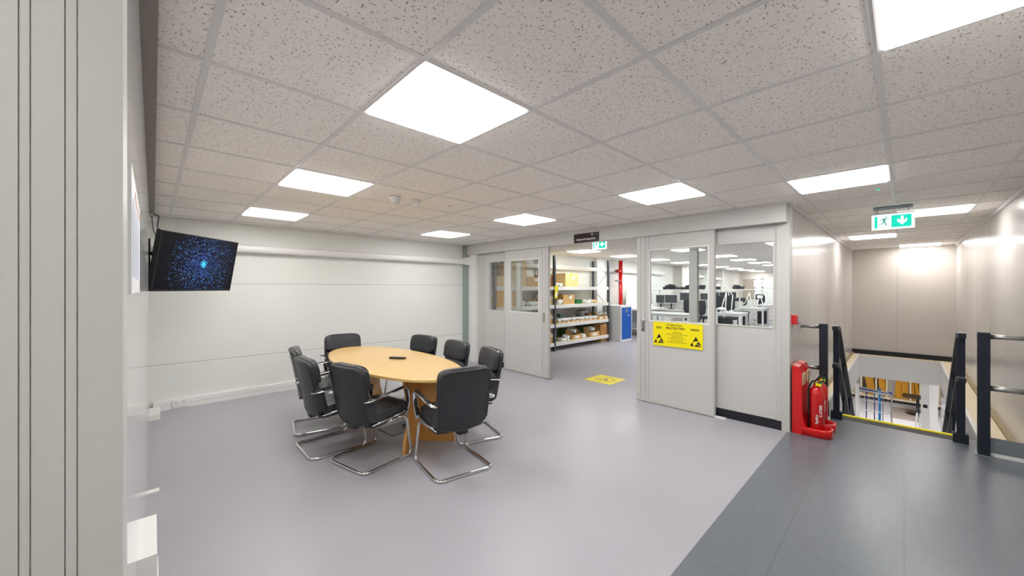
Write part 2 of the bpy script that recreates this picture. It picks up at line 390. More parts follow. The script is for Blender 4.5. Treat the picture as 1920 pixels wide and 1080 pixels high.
def frame_mat(origin, right, up):
    r = Vector(right).normalized(); u = Vector(up).normalized(); n = r.cross(u)
    return Matrix.Translation(Vector(origin)) @ Matrix((r, u, n)).transposed().to_4x4()

# ------------------------------------------------------------------ the setting
YB = 6.30; XP = 4.78; YL = .82; YR = -.74; XE = 11.7; XL = -.03; XLAB = 23.5; YS = .84
NX, LX = 5.85, 11.60        # stairwell opening along x
SY0, SY1 = -.52, .69        # and along y
struct('floor', MB().box(XL, XLAB, YS, YB, -.02, 0), M_vinyl)
f2 = MB().box(-3, NX, -1.2, YS, -.02, 0)
struct('floor_corridor', f2, M_dark)
struct('ceiling', MB().box(-3, XLAB, -1.2, YB, H + .0045, H + .05), M_ceil)
# grid of T bars
def grid(x0, x1, y0, y1, ox, oy, name, dz=0):
    mb = MB(); k0 = math.ceil((x0 - ox) / .6); 
    k = k0
    while ox + .6 * k < x1: mb.box(ox + .6 * k - .012, ox + .6 * k + .012, y0, y1, H + dz, H + .006); k += 1
    k = math.ceil((y0 - oy) / .6)
    while oy + .6 * k < y1: mb.box(x0, x1, oy + .6 * k - .012, oy + .6 * k + .012, H + .0005 + dz, H + .006); k += 1
    struct(name, mb, M_tbar)
grid(XL, 4.70, YS, YB, GX, GY, 'trim_1')
grid(-3, XE, -.74, YS, GX, GY, 'trim_2')
grid(4.95, XLAB, .95, YB, GX + .39, GY, 'trim_3', .003)
# perimeter angles
struct('trim_4', MB().box(XL, XP, YB - .025, YB, H - .002, H + .01), M_tbar)
struct('trim_5', MB().box(XP, XE, YL - .025, YL, H - .03, H + .01).box(5.2, XE, YR, YR + .025, H - .03, H + .01), M_tbar)
struct('trim_6', MB().box(XL, .012, .75, YB - .35, H - .035, H + .008), mat('dark_channel', srgb(140, 132, 126), .5))
# walls
struct('wall_back', MB().box(-.6, XLAB, YB, YB + .15, -.02, H + .1), M_back)
struct('wall_left', MB().box(-.6, XL, .86, YB, 0, H + .1), M_left)
jm = MB().box(-.6, XL, .75, .86, 0, H + .1)
struct('wall_left_jamb', jm, M_part)
# raised profile strips of the sliding door post that ends the left wall
st = MB()
def jx(u):
    a = (u - 960) / 702.75; c_, s_ = math.cos(CAM_AZ), math.sin(CAM_AZ); return .748 * (c_ + a * s_) / (s_ - a * c_)
G = .0007
for a, b_ in ((-.6, jx(35) - G), (jx(35) + G, jx(57) - G), (jx(57) + G, jx(122) - G), (jx(122) + G, jx(145) - G), (jx(145) + G, XL)):
    st.box(a, b_, .7475, .7501, 0, H)
struct('trim_7', st, M_part, bevel=.0008)
struct('wall_near_left', MB().box(-.6, XL, -1.2, -.75, 0, H + .1), M_part)
struct('wall_behind', MB().box(-3.1, -3, -1.3, YB, 0, H + .1), M_corr)
struct('wall_behind_side', MB().box(-3, -.6, 2.4, 2.5, 0, H + .1), M_part)
struct('floor_behind', MB().box(-3, XL, YS, 2.4, -.02, 0), M_vinyl)
struct('wall_right', MB().box(-3, XE + .1, YR - .12, YR, -.02, H + .1), M_corr)
struct('wall_corridor_left', MB().box(XP, XE + .1, YL, YL + .1, -.02, H + .1), M_corr)
struct('wall_far', MB().box(XE, XE + .1, YR, YL, -.05, H + .1), M_corrend)
struct('baseboard_far', MB().box(XE - .03, XE, YR, YL, 0, .10), M_skirt)
struct('wall_lab_far', MB().box(XLAB, XLAB + .15, .8, YB + .1, -.02, H + .1), M_mesh)
# ledges round the stairwell, side battens, slab below
struct('trim_8', MB().box(NX, XE, SY1, YL, -.02, 0).box(5.52, XE, YR, SY0, -.019, 0.001).box(LX, XE, SY0, SY1, -.02, 0), M_ply)
struct('trim_9', MB().box(5.9, XE - .03, YL - .03, YL, 0, .035).box(5.6, XE - .03, YR, YR + .035, .001, .036), M_batten)
struct('trim_10', MB().box(NX, LX, SY1 - .008, SY1 + .02, -.03, .008).box(NX, LX, SY0 - .02, SY0 + .008, -.03, .008), M_white)
for nm_, bb in (('left', (3.5, 20.6, SY1 + .001, 5)), ('right', (3.5, 20.6, -5, SY0 - .001)), ('far', (LX + .001, 20.6, SY0, SY1)), ('near', (3.5, NX - .001, SY0, SY1))):
    struct('ceiling_lower_' + nm_, MB().box(*bb, -.5, -.021), M_grey)
struct('floor_lower', MB().box(3.5, 20.6, -5, 5, -2.75, -2.7), mat('pale_lower_floor', srgb(196, 194, 198), .4, vary=(2, .04)))
struct('wall_lower_far', MB().box(20.5, 20.6, -5, 5, -2.7, -.5), mat('lower_wall_paint', srgb(216, 208, 200), .6))
struct('wall_lower_left', MB().box(3.5, 20.5, 4.9, 5, -2.7, -.5), M_grey)
struct('wall_lower_right', MB().box(3.5, 20.5, -5, -4.9, -2.7, -.5), M_grey)
struct('wall_lower_near', MB().box(3.4, 3.5, -5, 5, -2.7, -.5), M_grey)

# corner column where the partition meets the back wall
struct('trim_11', MB().box(4.62, 4.70, YB - .10, YB - .001, 0, H), mat('grey_green_column', srgb(150, 162, 158), .4))
struct('trim_12', MB().box(4.70, 4.80, 5.98, 6.20, 0, H), M_white, bevel=.004)

# partition: fixed panels with windows, sliding doors, header
XF = XP; XD = 4.70; TH = 2.18
def stile_panel(mb, x0, x1, y0, y1, z0, z1, wy0, wy1, wz0, wz1):
    """panel in a plane of constant x with a window hole"""
    mb.box(x0, x1, y0, wy0, z0, z1); mb.box(x0, x1, wy1, y1, z0, z1)
    mb.box(x0, x1, wy0, wy1, z0, wz0); mb.box(x0, x1, wy0, wy1, wz1, z1)
hd = MB().box(4.655, 4.75, .83, 6.2, TH, H + .02)
struct('trim_13', hd, M_part, bevel=.002)
def window_set(n, y0, y1, z0, z1, xf, th, glass_label=None):
    w_ = struct('window_%d' % n, MB().box(xf - .006, xf + th + .006, y0 - .012, y1 + .012, z1 - .001, z1 + .012).box(xf - .006, xf + th + .006, y0 - .012, y1 + .012, z0 - .014, z0 + .001)
                .box(xf - .006, xf + th + .006, y0 - .012, y0 + .001, z0, z1).box(xf - .006, xf + th + .006, y1 - .001, y1 + .012, z0, z1), M_alu)
    MB().box(xf + th / 2 - .003, xf + th / 2 + .003, y0, y1, z0, z1).build('pane', M_glass, w_)
    return w_
# right fixed panel
mb = MB(); stile_panel(mb, XF, XF + .05, .93, 1.83, .10, H, .96, 1.735, 1.078, 2.003)
struct('wall_partition_right', mb, M_part)
window_set(1, .96, 1.735, 1.078, 2.003, XF, .05)
struct('baseboard_right', MB().box(XF - .004, XF + .05, .885, 1.83, 0, .10), M_skirt)
struct('trim_14', MB().box(XF - .012, XF + .06, .885, .93, .10, H).box(XF - .004, XF + .06, .93, .936, .1, H), M_alu, bevel=.003)
struct('trim_15', MB().box(XF - .01, XF + .13, YL - .004, .885, 0.0, H), M_alu, bevel=.004)
# left fixed panel
mb = MB(); stile_panel(mb, XF, XF + .05, 4.78, 5.80, .10, H, 4.87, 5.63, 1.078, 2.003)
struct('wall_partition_left', mb, M_part)
window_set(2, 4.87, 5.63, 1.078, 2.003, XF, .05)
struct('baseboard_left', MB().box(XF - .004, XF + .05, 4.78, 5.80, 0, .10), M_skirt)
struct('trim_16', MB().box(XF - .012, XF + .06, 5.80, 5.98, 0, H), M_alu, bevel=.003)
# sliding doors
def sliding_door(n, y0, y1, wy0, wy1, lead):
    d = bpy.data.objects.new('door_%d' % n, None); col.objects.link(d); d['kind'] = 'structure'; d.location = (XD, (y0 + y1) / 2, 0)
    I = d.location
    def B(mb, name, m, **k):
        for v in mb.b.verts: v.co -= I
        return mb.build(name, m, d, **k)
    mb = MB(); stile_panel(mb, XD, XD + .045, y0 + .002, y1 - .002, .014, TH + .038, wy0 - .002, wy1 + .002, 1.079, 1.992)
    B(mb, 'door_leaf', M_part)
    fr = MB()
    s = 1 if lead == 'low' else -1
    e = y0 if lead == 'low' else y1          # leading edge at the opening
    t = y1 if lead == 'low' else y0
    for a, b_ in ((0, .055), (.062, .115), (.122, .165)):
        p, q = sorted((e + s * a, e + s * b_)); fr.box(XD - .007, XD + .052, p, q, .012, TH + .04)
    p, q = sorted((t, t - s * .02)); fr.box(XD - .007, XD + .052, p, q, .012, TH + .04)
    fr.box(XD - .009, XD + .05, y0 + .001, y1 - .001, 0.008, .045)
    B(fr, 'door_frame', M_alu, bevel=.0015)
    wf = MB()
    wf.box(XD - .003, XD + .05, wy0 - .012, wy1 + .012, 1.99, 2.003).box(XD - .003, XD + .05, wy0 - .012, wy1 + .012, 1.068, 1.081)
    wf.box(XD - .003, XD + .05, wy0 - .012, wy0, 1.081, 1.99).box(XD - .003, XD + .05, wy1, wy1 + .012, 1.081, 1.99)
    g = B(wf, 'window_trim', M_white)
    gl = MB().box(XD + .02, XD + .026, wy0, wy1, 1.081, 1.99)
    for v in gl.b.verts: v.co -= I
    gl.build('pane', M_glass, g)
    hl = e + s * .09
    lp = MB().box(XD - .011, XD - .006, hl - .02, hl + .02, .93, 1.09)
    B(lp, 'lock_plate', M_steel, bevel=.002)
    hk = MB()
    if lead == 'high':
        hk.tube([(XD - .01, hl, 1.055), (XD - .035, hl, 1.055), (XD - .04, hl - .012, 1.075)], .006)
        hk.lathe([(.004, 0), (.017, .002), (.017, .014), (.004, .016)], M=Matrix.Translation((XD - .04, hl - .012, 1.08)) @ Matrix.Rotation(R(90), 4, 'Y'), seg=14)
        hk.tube([(XD - .012, hl, .985), (XD - .03, hl, .985)], .009)
        hk.box(XD - .034, XD - .028, hl - .006, hl + .006, .94, .99)
    else:
        hk.box(XD - .014, XD - .010, hl - .008, hl + .008, .97, 1.03)
    B(hk, 'handle', M_chrome, label=None)
    return d
sliding_door(1, 1.515, 2.475, 1.587, 2.300, 'high')
sliding_door(2, 4.045, 5.115, 4.269, 4.955, 'low')
# (leading edge of the right leaf is at high y; that of the left leaf at low y)
struct('trim_17', MB().box(4.70, 4.745, 1.40, 1.515, 0, .014), M_white)
struct('trim_18', MB().box(XP - .12, XP - .015, 4.00, 4.06, 0, .012), M_steel)

# ------------------------------------------------------------------ back wall fittings
pl = MB()
prof = [(-.0, 1.985), (-.11, 1.985), (-.135, 2.0), (-.145, 2.03), (-.14, 2.07), (-.12, 2.09), (0, 2.105)]
pl.prism(prof, lambda a, b_, t: (t, YB + a, b_), XL + .001, 4.60)
pr_ = tag(pl.build('rail_beam', M_white), 'long white horizontal rail beam high on the back wall behind the television', 'beam')
bk = MB().box(4.60, 4.70, YB - .17, YB - .03, 1.97, 2.12).lathe([(.008, 0), (.008, .012)], M=Matrix.Translation((4.66, YB - .17, 2.07)) @ Matrix.Rotation(R(90), 4, 'X'), seg=10)
bk.lathe([(.008, 0), (.008, .012)], M=Matrix.Translation((4.66, YB - .17, 2.01)) @ Matrix.Rotation(R(90), 4, 'X'), seg=10)
bk.build('end_bracket', M_white, pr_, bevel=.003)
tr = tag(MB().box(.0, 4.62, YB - .05, YB, .0, .055).box(.0, 4.62, YB - .045, YB, .058, .115).build('cable_trunking', M_whitegloss), 'white plastic cable trunking along the foot of the back wall', 'cable trunking')
sk = MB().box(.17, .315, YB - .062, YB - .045, .018, .10).build('socket_plate', M_whitegloss, tr, bevel=.003)
for cx in (.205, .28):
    ho = MB()
    ho.box(cx - .004, cx + .004, YB - .0635, YB - .0615, .062, .074)
    ho.box(cx - .016, cx - .010, YB - .0635, YB - .0615, .046, .050).box(cx + .010, cx + .016, YB - .0635, YB - .0615, .046, .050)
    ho.box(cx - .003, cx + .003, YB - .066, YB - .0615, .084, .094)
    ho.build('socket_hole', M_groove, sk)
e_ = tag(MB().box(XL, .06, 5.86, YB - .052, 0.001, .06).build('trunking_end_box', M_whitegloss, bevel=.004), 'small white trunking end box on the floor at the foot of the left wall', 'trunking box')
tag(MB().box(XL, .034, 3.78, 3.84, 0, .012).build('floor_strip', M_whitegloss, bevel=.002), 'short narrow white strip lying on the floor against the left wall', 'strip')
bx = tag(MB().box(XL, .008, 1.36, 1.60, .55, .80).build('wall_box', M_whitegloss, bevel=.006), 'square white plastic box low on the left wall beside the near panel', 'wall box')
MB().box(.008, .011, 1.385, 1.575, .575, .68).build('cover_flap', M_white, bx)

# ------------------------------------------------------------------ notices on left wall
nb = tag(MB().box(XL, XL + .004, .90, 1.44, 1.49, 1.71).build('notice_sheet', M_label), 'large printed white notice sheet with blue artwork on the left wall', 'notice')
MB().box(XL + .004, XL + .0048, .94, 1.30, 1.52, 1.66).build('blue_print', mat('faded_blue', srgb(206, 210, 228), .5), nb)
MB().box(XL + .004, XL + .0048, 1.05, 1.40, 1.675, 1.69).build('orange_heading', mat('faded_orange', srgb(226, 190, 170), .5), nb)

# ------------------------------------------------------------------ ceiling lights
def make_light(name, label, m, loc, group, par=None):
    t = thing(name, label, 'ceiling light', loc, 0, group)
    MB().box(-.298, .298, -.298, -.280, -.002, .004).box(-.298, .298, .280, .298, -.002, .007).box(-.298, -.280, -.280, .280, -.002, .007).box(.280, .298, -.280, .280, -.002, .007).build('frame', M_tbar, t)
    MB().box(-.279, .279, -.279, .279, -.009, .003).build('diffuser', m, t)
    return t
def cell(i, j, off=0): return (GX + .6 * (i + .5) + off, GY + .6 * (j + .5), H - .001)
main = [((0, 0), 'largest square ceiling light panel, nearest in the meeting room'),
        ((0, 3), 'bright ceiling panel light second in the row nearest the television'),
        ((0, 6), 'bright ceiling panel light nearest the back wall beside the television'),
        ((4, 3), 'bright ceiling panel light just in front of the left sliding door'),
        ((4, 6), 'small looking ceiling panel light near the far corner of the back wall'),
        ((4, 0), 'bright ceiling panel light in front of the right sliding door with yellow sign'),
        ((5, -2), 'bright ceiling panel light over the corridor mouth above the fire extinguishers'),
        ((9, -3), 'long looking corridor panel light partly hidden behind the hanging exit sign'),
        ((13, -2), 'corridor panel light on the left just below the exit sign'),
        ((17, -3), 'last corridor panel light against the far corridor wall'),
        ((1, -3), 'ceiling light panel cut off by the top right corner of the photo'),
        ((-3, -3), 'unseen ceiling light panel added behind the camera to brighten the left jamb')]  # last panel is out of view, added to brighten the left jamb
proto = None
for (ij, lab) in main:
    if proto is None: o = proto = make_light('ceiling_light', lab, M_lamp, cell(*ij), 'square ceiling light panels')
    else: o = copy_tree(proto); o.location = cell(*ij)
    o['label'] = lab
labp = None
labs = [(10, 6.2, 'first storeroom ceiling light seen through the open doorway'), (13.2, 6.2, 'second storeroom ceiling light above the red pipe, seen through the open doorway')]
for i in (16.4, 19.6, 22.8, 26, 29.2, 32.4, 35.6): labs.append((i, 6.2, None))
for i in (12.4, 16.4, 19.6, 22.8, 26, 29.2, 32.4, 35.6): labs.append((i, 3.1, None))
for i in (12.4, 16.4, 19.6): labs.append((i, 0, None))
for i, j, lab in labs:
    if labp is None: o = labp = make_light('ceiling_light', lab, M_lamplab, cell(i, j, .39), 'laboratory ceiling lights')
    else: o = copy_tree(labp); o.location = cell(i, j, .39)
    row = {6.2: 'back', 3.1: 'middle', 0: 'nearest'}[j]
    o['label'] = lab or 'laboratory ceiling light seen through the partition windows, in the %s row' % row
lowp = None
for x, y in ((13.5, 2.2), (13.5, -2.2), (16.5, .1), (9, 3), (9, -3)):  # panels out of view, added to brighten the lower room
    if lowp is None:
        o = lowp = thing('ceiling_light', 'unseen ceiling light panel added to brighten the room below the stairs', 'ceiling light', (x, y, -.506), 0, 'added unseen lights of the lower room')
        MB().box(-.6, .6, -.3, .3, 0, .006).build('diffuser', M_filllow, o)
    else: o = copy_tree(lowp); o.location = (x, y, -.506)
# small sprinkler rose, detectors
for x, y, kind in ((1.694, 3.40, 0), (1.905, 3.40, 1)):
    if kind == 0:
        t = thing('smoke_detector', 'silver ringed domed smoke detector on the ceiling, left of the pair', 'smoke detector', (x, y, H))
        MB().lathe([(.055, 0), (.055, -.012), (.045, -.016)]).build('base', M_whitegloss, t)
        MB().lathe([(.045, -.016), (.046, -.03), (.036, -.045), (.02, -.058), (.004, -.06)]).build('sensor_dome', mat('silvered_plastic', srgb(214, 214, 216), .25, metal=.15), t)
    else:
        t = thing('smoke_detector', 'plain white cylindrical alarm sounder on the ceiling, right of the pair', 'smoke detector', (x, y, H))
        MB().lathe([(.055, 0), (.055, -.008), (.045, -.012)]).build('base', M_whitegloss, t)
        MB().lathe([(.045, -.012), (.046, -.04), (.040, -.056), (.01, -.060)]).build('sounder', M_white, t)
tag(MB().lathe([(.025, 0), (.022, -.003), (.01, -.004)], c=(2.297, 3.36, H)).build('ceiling_rose', M_part), 'tiny round grey ceiling cap beside the smoke detectors', 'ceiling cap')
tag(MB().lathe([(.012, 0), (.010, -.006), (.004, -.008)], c=(4.66, .155, H)).build('indicator_lamp', M_exitgreen), 'tiny green indicator lamp on the ceiling near the corridor panel light', 'indicator lamp')

# ------------------------------------------------------------------ television
tv = thing('television', 'wall mounted flat television showing a burst of blue sparks', 'television', (.349, 5.021, 1.748))
tv.rotation_euler = (Matrix.Rotation(.823, 3, 'Z') @ Matrix.Rotation(.175, 3, 'X')).to_euler()
# local: x right along the screen, -y out of the screen, z up
MB().box(-.485, .485, .004, .045, -.2825, .2825).build('housing', M_blackpl, tv, bevel=.004)
MB().box(-.485, .485, -.002, .006, .2735, .2825).box(-.485, .485, -.002, .006, -.2825, -.268).box(-.485, -.476, -.002, .006, -.268, .2735).box(.476, .485, -.002, .006, -.268, .2735).build('bezel', M_blackpl, tv)
MB().box(-.476, .476, .001, .004, -.268, .2735).build('screen', M_burst, tv)
br = thing('television_bracket', 'black swivel bracket holding the television to the left wall', 'wall bracket', (XL, 4.98, 1.75))
MB().box(0, .012, -.05, .05, -.22, .22).build('wall_plate', M_blackpl, br)
for z in (-.13, .08):
    MB().bar((.01, 0, z), (.12, -.03, z), .03, .035).bar((.12, -.03, z), (.275, .085, z), .03, .035).build('arm', M_blackpl, br)
cab = MB().tube(fillet([(XL + .035, 5.86, 2.33), (XL + .08, 5.75, 2.31), (.03, 5.4, 2.13), (.09, 4.9, 2.02)], .1), .006, seg=8)
tag(cab.build('power_cable', M_blackpl), 'thicker black cable looping from the ceiling box to the television', 'cable')
cab = MB().tube(fillet([(XL + .02, 5.85, 2.31), (XL + .03, 5.6, 2.12), (.04, 5.5, 2.02), (.06, 5.05, 1.93)], .1), .004, seg=8)
tag(cab.build('signal_cable', M_blackpl), 'thin black cable hanging behind the television', 'cable')
tag(MB().box(XL, XL + .055, 5.86, YB - .15, H - .09, H - .02).build('cable_box', M_whitegloss, bevel=.004), 'small white cable box in the top corner above the television', 'cable box')

# ------------------------------------------------------------------ table
TX, TY, TZ = 1.84, 3.84, .73
tb = thing('meeting_table', 'oval beech meeting table ringed by black leather chairs', 'table', (TX, TY, 0))
n = 72; A_, B_ = .492, 1.172
def ell(k, s=1.0): return (A_ * s * math.cos(2 * math.pi * k / n), B_ * s * math.sin(2 * math.pi * k / n))
mb = MB(); rings = []
for s_, z in ((.99, TZ - .026), (1.0, TZ - .023), (1.0, TZ - .003), (.995, TZ)):
    rings.append([mb.b.verts.new(ell(k, s_) + (z,)) for k in range(n)])
for a, b_ in zip(rings, rings[1:]):
    for k in range(n): mb.b.faces.new((a[k], a[(k + 1) % n], b_[(k + 1) % n], b_[k]))
mb.b.faces.new(rings[-1]); mb.b.faces.new(list(reversed(rings[0])))
mb.build('tabletop', M_wood, tb)
def wing(name, ax, ay, bx_, by_):
    """curved-edge leg panel from apex (ax, ay) outward to (bx, by)"""
    L = math.hypot(bx_ - ax, by_ - ay); d = Vector(((bx_ - ax) / L, (by_ - ay) / L, 0)); nn = Vector((-d.y, d.x, 0))
    poly = [(0, .01), (L, .01)]
    for i in range(1, 13):
        t = i / 12; z = .01 + (TZ - .037) * t
        wv = L * (1 - .30 * math.sin(math.pi * max(0, min(1, (t - .08) / .85))) ** 1.5)
        poly.append((wv, z))
    poly.append((0, TZ - .027))
    mb = MB().prism(poly, lambda a, b2, t: Vector((ax, ay, 0)) + d * a + nn * t + Vector((0, 0, b2)), -.013, .013)
    mb.build('leg', M_leg, tb)
wing('leg', .03, -.55, -.225, -.76); wing('leg', .03, -.55, .285, -.81)
wing('leg', .0, .55, -.24, .76); wing('leg', .0, .55, .29, .77)
MB().box(-.012, .012, -.54, .54, TZ - .13, TZ - .027).build('stretcher', M_leg, tb)
rc = thing('remote_control', 'black remote control lying on the oval table', 'remote control', (1.922, 3.81, TZ), math.atan2(-.142, .103))
MB().box(-.088, .088, -.022, .022, 0, .018).build('case', M_blackpl, rc, bevel=.004)
bt = MB()
for i in range(9):
    for j in range(3): bt.box(-.07 + i * .015, -.062 + i * .015, -.014 + j * .012, -.006 + j * .012, .018, .020)
bt.build('buttons', mat('pale_buttons', srgb(150, 150, 155), .5), rc)
MB().box(.066, .078, -.006, .006, .018, .0205).build('power_button', M_red, rc)
fb = thing('floor_socket_box', 'flush grey floor socket box with black flap under the table', 'floor box', (1.90, 3.73, 0), .1)
MB().box(-.16, .16, -.14, .14, .0005, .004).build('lid', mat('floor_box_lid', srgb(128, 124, 128), .45), fb)
MB().box(-.165, -.16, -.145, .145, .0005, .005).box(.16, .165, -.145, .145, .0005, .005).box(-.16, .16, -.145, -.14, .0005, .005).box(-.16, .16, .14, .145, .0005, .005).build('rim', M_blackpl, fb)
MB().box(.06, .10, -.05, .03, .004, .022).build('cable_flap', M_blackpl, fb, bevel=.003)

# ------------------------------------------------------------------ chairs
def make_chair(name, label):
    t = thing(name, label, 'chair', group='cantilever chairs round the meeting table')
    path = fillet([(-.205, -.10, .352), (-.225, .205, .372), (-.245, .25, .0125), (-.245, -.235, .0125), (.245, -.235, .0125), (.245, .25, .0125), (.225, .205, .372), (.205, -.10, .352)], .065, 8)
    MB().tube(path, .0128, seg=14).build('frame', M_chrome, t)
    # feet glides
    for s in (-1, 1):
        MB().box(s * .245 - .008, s * .245 + .008, -.17, -.14, 0, .006).build('glide', M_blackpl, t)
    # seat rim and pan
    rim = fillet([(-.205, -.13, .362), (-.235, -.02, .385), (-.24, .16, .405), (-.19, .235, .41), (.19, .235, .41), (.24, .16, .405), (.235, -.02, .385), (.205, -.13, .362)], .05, 6)
    MB().tube(rim, .010, seg=10).build('seat_rim', M_chrome, t)
    MB().pillow(.225, .195, .022, k=8, M=Matrix.Translation((0, .045, .375)) @ Matrix.Rotation(R(6), 4, 'X')).build('seat_pan', M_leatherback, t)
    def seat_fn(q):
        q = q.copy(); q.z += .012 * (1 - (q.x / .25) ** 2) * (1 if q.z > 0 else 0)
        q.z -= .02 * max(0, (q.y - .12) / .12) ** 2 if q.y > .12 else 0
        # puckers at the sides
        q.z += .0035 * math.sin(q.y * 70 + 3 * abs(q.x)) * (abs(q.x) / .24) ** 2
        return q
    MB().pillow(.226, .205, .046, n=16, k=6, fn=seat_fn, M=Matrix.Translation((0, .052, .425)) @ Matrix.Rotation(R(5), 4, 'X')).build('seat', M_leather, t)
    # backrest shell
    def yb(z): return -.165 - .10 * ((z - .36) / .5)
    def back_fn(w, th, z0, z1, y0, bulge, mbname, n=14, k=10, taper=0.0, wrinkle=0):
        zc, hz = (z0 + z1) / 2, (z1 - z0) / 2
        def fn(q):
            z = zc + q.z; x = q.x * (1 - taper * max(0, (zc - z) / hz))
            y = yb(z) + y0 + q.y + bulge * (x / .23) ** 2
            if wrinkle: y += wrinkle * math.sin(q.z * 60 + 4 * x) * (abs(x) / .22) ** 2
            # bottom edge of the shell dips in the middle
            if mbname == 'shell' and q.z < 0: z -= .03 * (1 - (x / .23) ** 2) * (-q.z / hz)
            return Vector((x, y, z))
        return MB().pillow(w, th, hz, n=n, k=k, fn=fn)
    back_fn(.232, .020, .375, .855, 0, .028, 'shell', k=9).build('backrest', M_leatherback, t)
    # piping round the shell
    pp = []
    for a in range(40):
        an = 2 * math.pi * a / 40; cx, cz = math.cos(an), math.sin(an); l = (abs(cx) ** 9 + abs(cz) ** 9) ** (1 / 9); x = .224 * cx / l; q = cz / l * .232
        z = .615 + q
        if q < 0: z -= .03 * (1 - (x / .23) ** 2) * (-q / .24)
        pp.append((x, yb(.615 + q) - .019 + .028 * (x / .23) ** 2, z))
    MB().tube(pp, .0042, seg=6, closed=True).build('piping', M_leather, t)
    back_fn(.222, .038, .645, .868, .045, .022, 'c', n=12, k=5, wrinkle=.002).build('head_cushion', M_leather, t)
    back_fn(.218, .032, .44, .655, .036, .022, 'c', n=12, k=5, wrinkle=.002).build('lumbar_cushion', M_leather, t)
    for s in (-1, 1):
        MB().pillow(.010, .040, .10, n=6, k=6, fn=lambda q: Vector((q.x, q.y + yb(.50 + q.z) + .045, q.z)), M=Matrix.Translation((s * .226, 0, .50))).build('side_flange', M_leather, t)
    MB().box(-.04, .04, -.185, -.13, .318, .40).build('back_bracket', M_blackpl, t, bevel=.004)
    MB().bar((0, -.15, .345), (0, .12, .365), .06, .02).build('spine_bar', M_blackpl, t)
    for s in (-1, 1):
        p = fillet([(s * .240, -.225, .588), (s * .272, -.195, .590), (s * .280, .165, .640), (s * .262, .205, .52), (s * .243, .185, .385)], .045, 8)
        arm = MB().tube(p, .01, seg=12, flat=(.021, .0075)).build('armrest', M_chrome, t)
        k0 = [q for q in p if q.z > .585 and -.13 < q.y < .17]
        MB().tube([Vector((s * .2735, -.15, .6025)), Vector((s * .276, 0, .623)), Vector((s * .279, .13, .6415))], .01, seg=10, flat=(.019, .006)).build('arm_pad', M_blackpl, arm)
        MB().tube([(s * .266, .197, .57), (s * .262, .20, .52), (s * .252, .192, .45), (s * .246, .187, .415)], .0155, seg=10).build('wrap', M_wrap, arm)
    return t
def place(o, rear, f):
    f = Vector((f[0], f[1], 0)).normalized()
    o.location = (rear[0] + f.x * .235, rear[1] + f.y * .235, 0); o.rotation_euler = (0, 0, math.atan2(f.y, f.x) - math.pi / 2)
chairs = [((1.805, 2.412), (.165, .986), 'black leather cantilever chair nearest the camera at the right, seen from behind'),
          ((1.155, 3.20), (.975, .22), 'black leather cantilever chair at the front left, whole seat and armrest in view'),
          ((.985, 3.78), (1, .0), 'black leather cantilever chair on the left, tucked behind the front left chair'),
          ((1.08, 4.48), (.975, -.20), 'black leather cantilever chair furthest left, mostly hidden behind its neighbour'),
          ((1.90, 5.38), (-.2, -.98), 'black leather cantilever chair at the far end of the table by the back wall'),
          ((2.66, 4.47), (-.985, -.17), 'black leather cantilever chair on the far side, leftmost of the three there'),
          ((2.68, 3.73), (-1, .06), 'black leather cantilever chair on the far side, middle of the three there'),
          ((2.61, 3.01), (-.955, .297), 'black leather cantilever chair on the far side, nearest the sliding doors and camera')]
ch = None
for r_, f_, lab in chairs:
    if ch is None: o = ch = make_chair('cantilever_chair', lab)
    else: o = copy_tree(ch)
    o['label'] = lab; place(o, r_, f_)

# ------------------------------------------------------------------ signs
def esd_symbol(parent, M, s, name):
    """warning triangle with a reaching hand: M maps local x right, y up, z out; s = triangle width"""
    tri = MB(); h = s * .87
    tri.prism([(-s / 2, 0), (s / 2, 0), (0, h)], lambda a, b_, t: M @ Vector((a, b_, t)), .0002, .0010); o = tri.build(name, M_ink, parent)
    hand = [(-.27, .30), (-.20, .40), (-.06, .47), (.06, .46), (.17, .52), (.23, .47), (.16, .38), (.10, .30), (.02, .22), (-.02, .13), (-.08, .04), (-.13, .02), (-.17, .05), (-.20, .03), (-.23, .07), (-.24, .20)]
    MB().prism([(a * s, b_ * s) for a, b_ in hand], lambda a, b_, t: M @ Vector((a, b_, t)), .0008, .0014).build('hand_mark', M_yellow, o)
    MB().prism([(-.36 * s, .38 * s), (-.33 * s, .42 * s), (.50 * s, .05 * s), (.47 * s, .01 * s)], lambda a, b_, t: M @ Vector((a, b_, t)), .0008, .0012).build('slash_mark', M_yellow, o)
es = thing('warning_sign', 'yellow ESD protected area sign fixed to the right sliding door', 'sign', (XD - .012, 1.94, .914))
MB().box(-.003, .003, -.303, .303, -.150, .150).build('board', M_yellow, es)
Mx = frame_mat((-.0032, 0, 0), (0, -1, 0), (0, 0, 1))
def at(x, y): return Mx @ Matrix.Translation((x, y, 0))
text_part('heading', 'ATTENTION', .030, M_ink, es, at(-.035, .118), sx=1.15, bold=.0006)
text_part('title', 'ESD', .037, M_ink, es, at(-.225, .080), sx=1.12, bold=.001)
text_part('title', 'PROTECTED', .037, M_ink, es, at(-.02, .080), sx=1.12, bold=.001)
text_part('title', 'AREA', .037, M_ink, es, at(.213, .080), sx=1.12, bold=.001)
for i, tx in enumerate(('OBSERVE', 'PRECAUTIONS FOR', 'HANDLING', 'ELECTROSTATIC', 'DISCHARGE', 'SENSITIVE DEVICES')):
    text_part('small_print', tx, .023, M_inksoft, es, at(0, .030 - i * .0245), sx=1.25)
esd_symbol(es, at(-.225, -.115), .135, 'symbol'); esd_symbol(es, at(.225, -.115), .135, 'symbol')

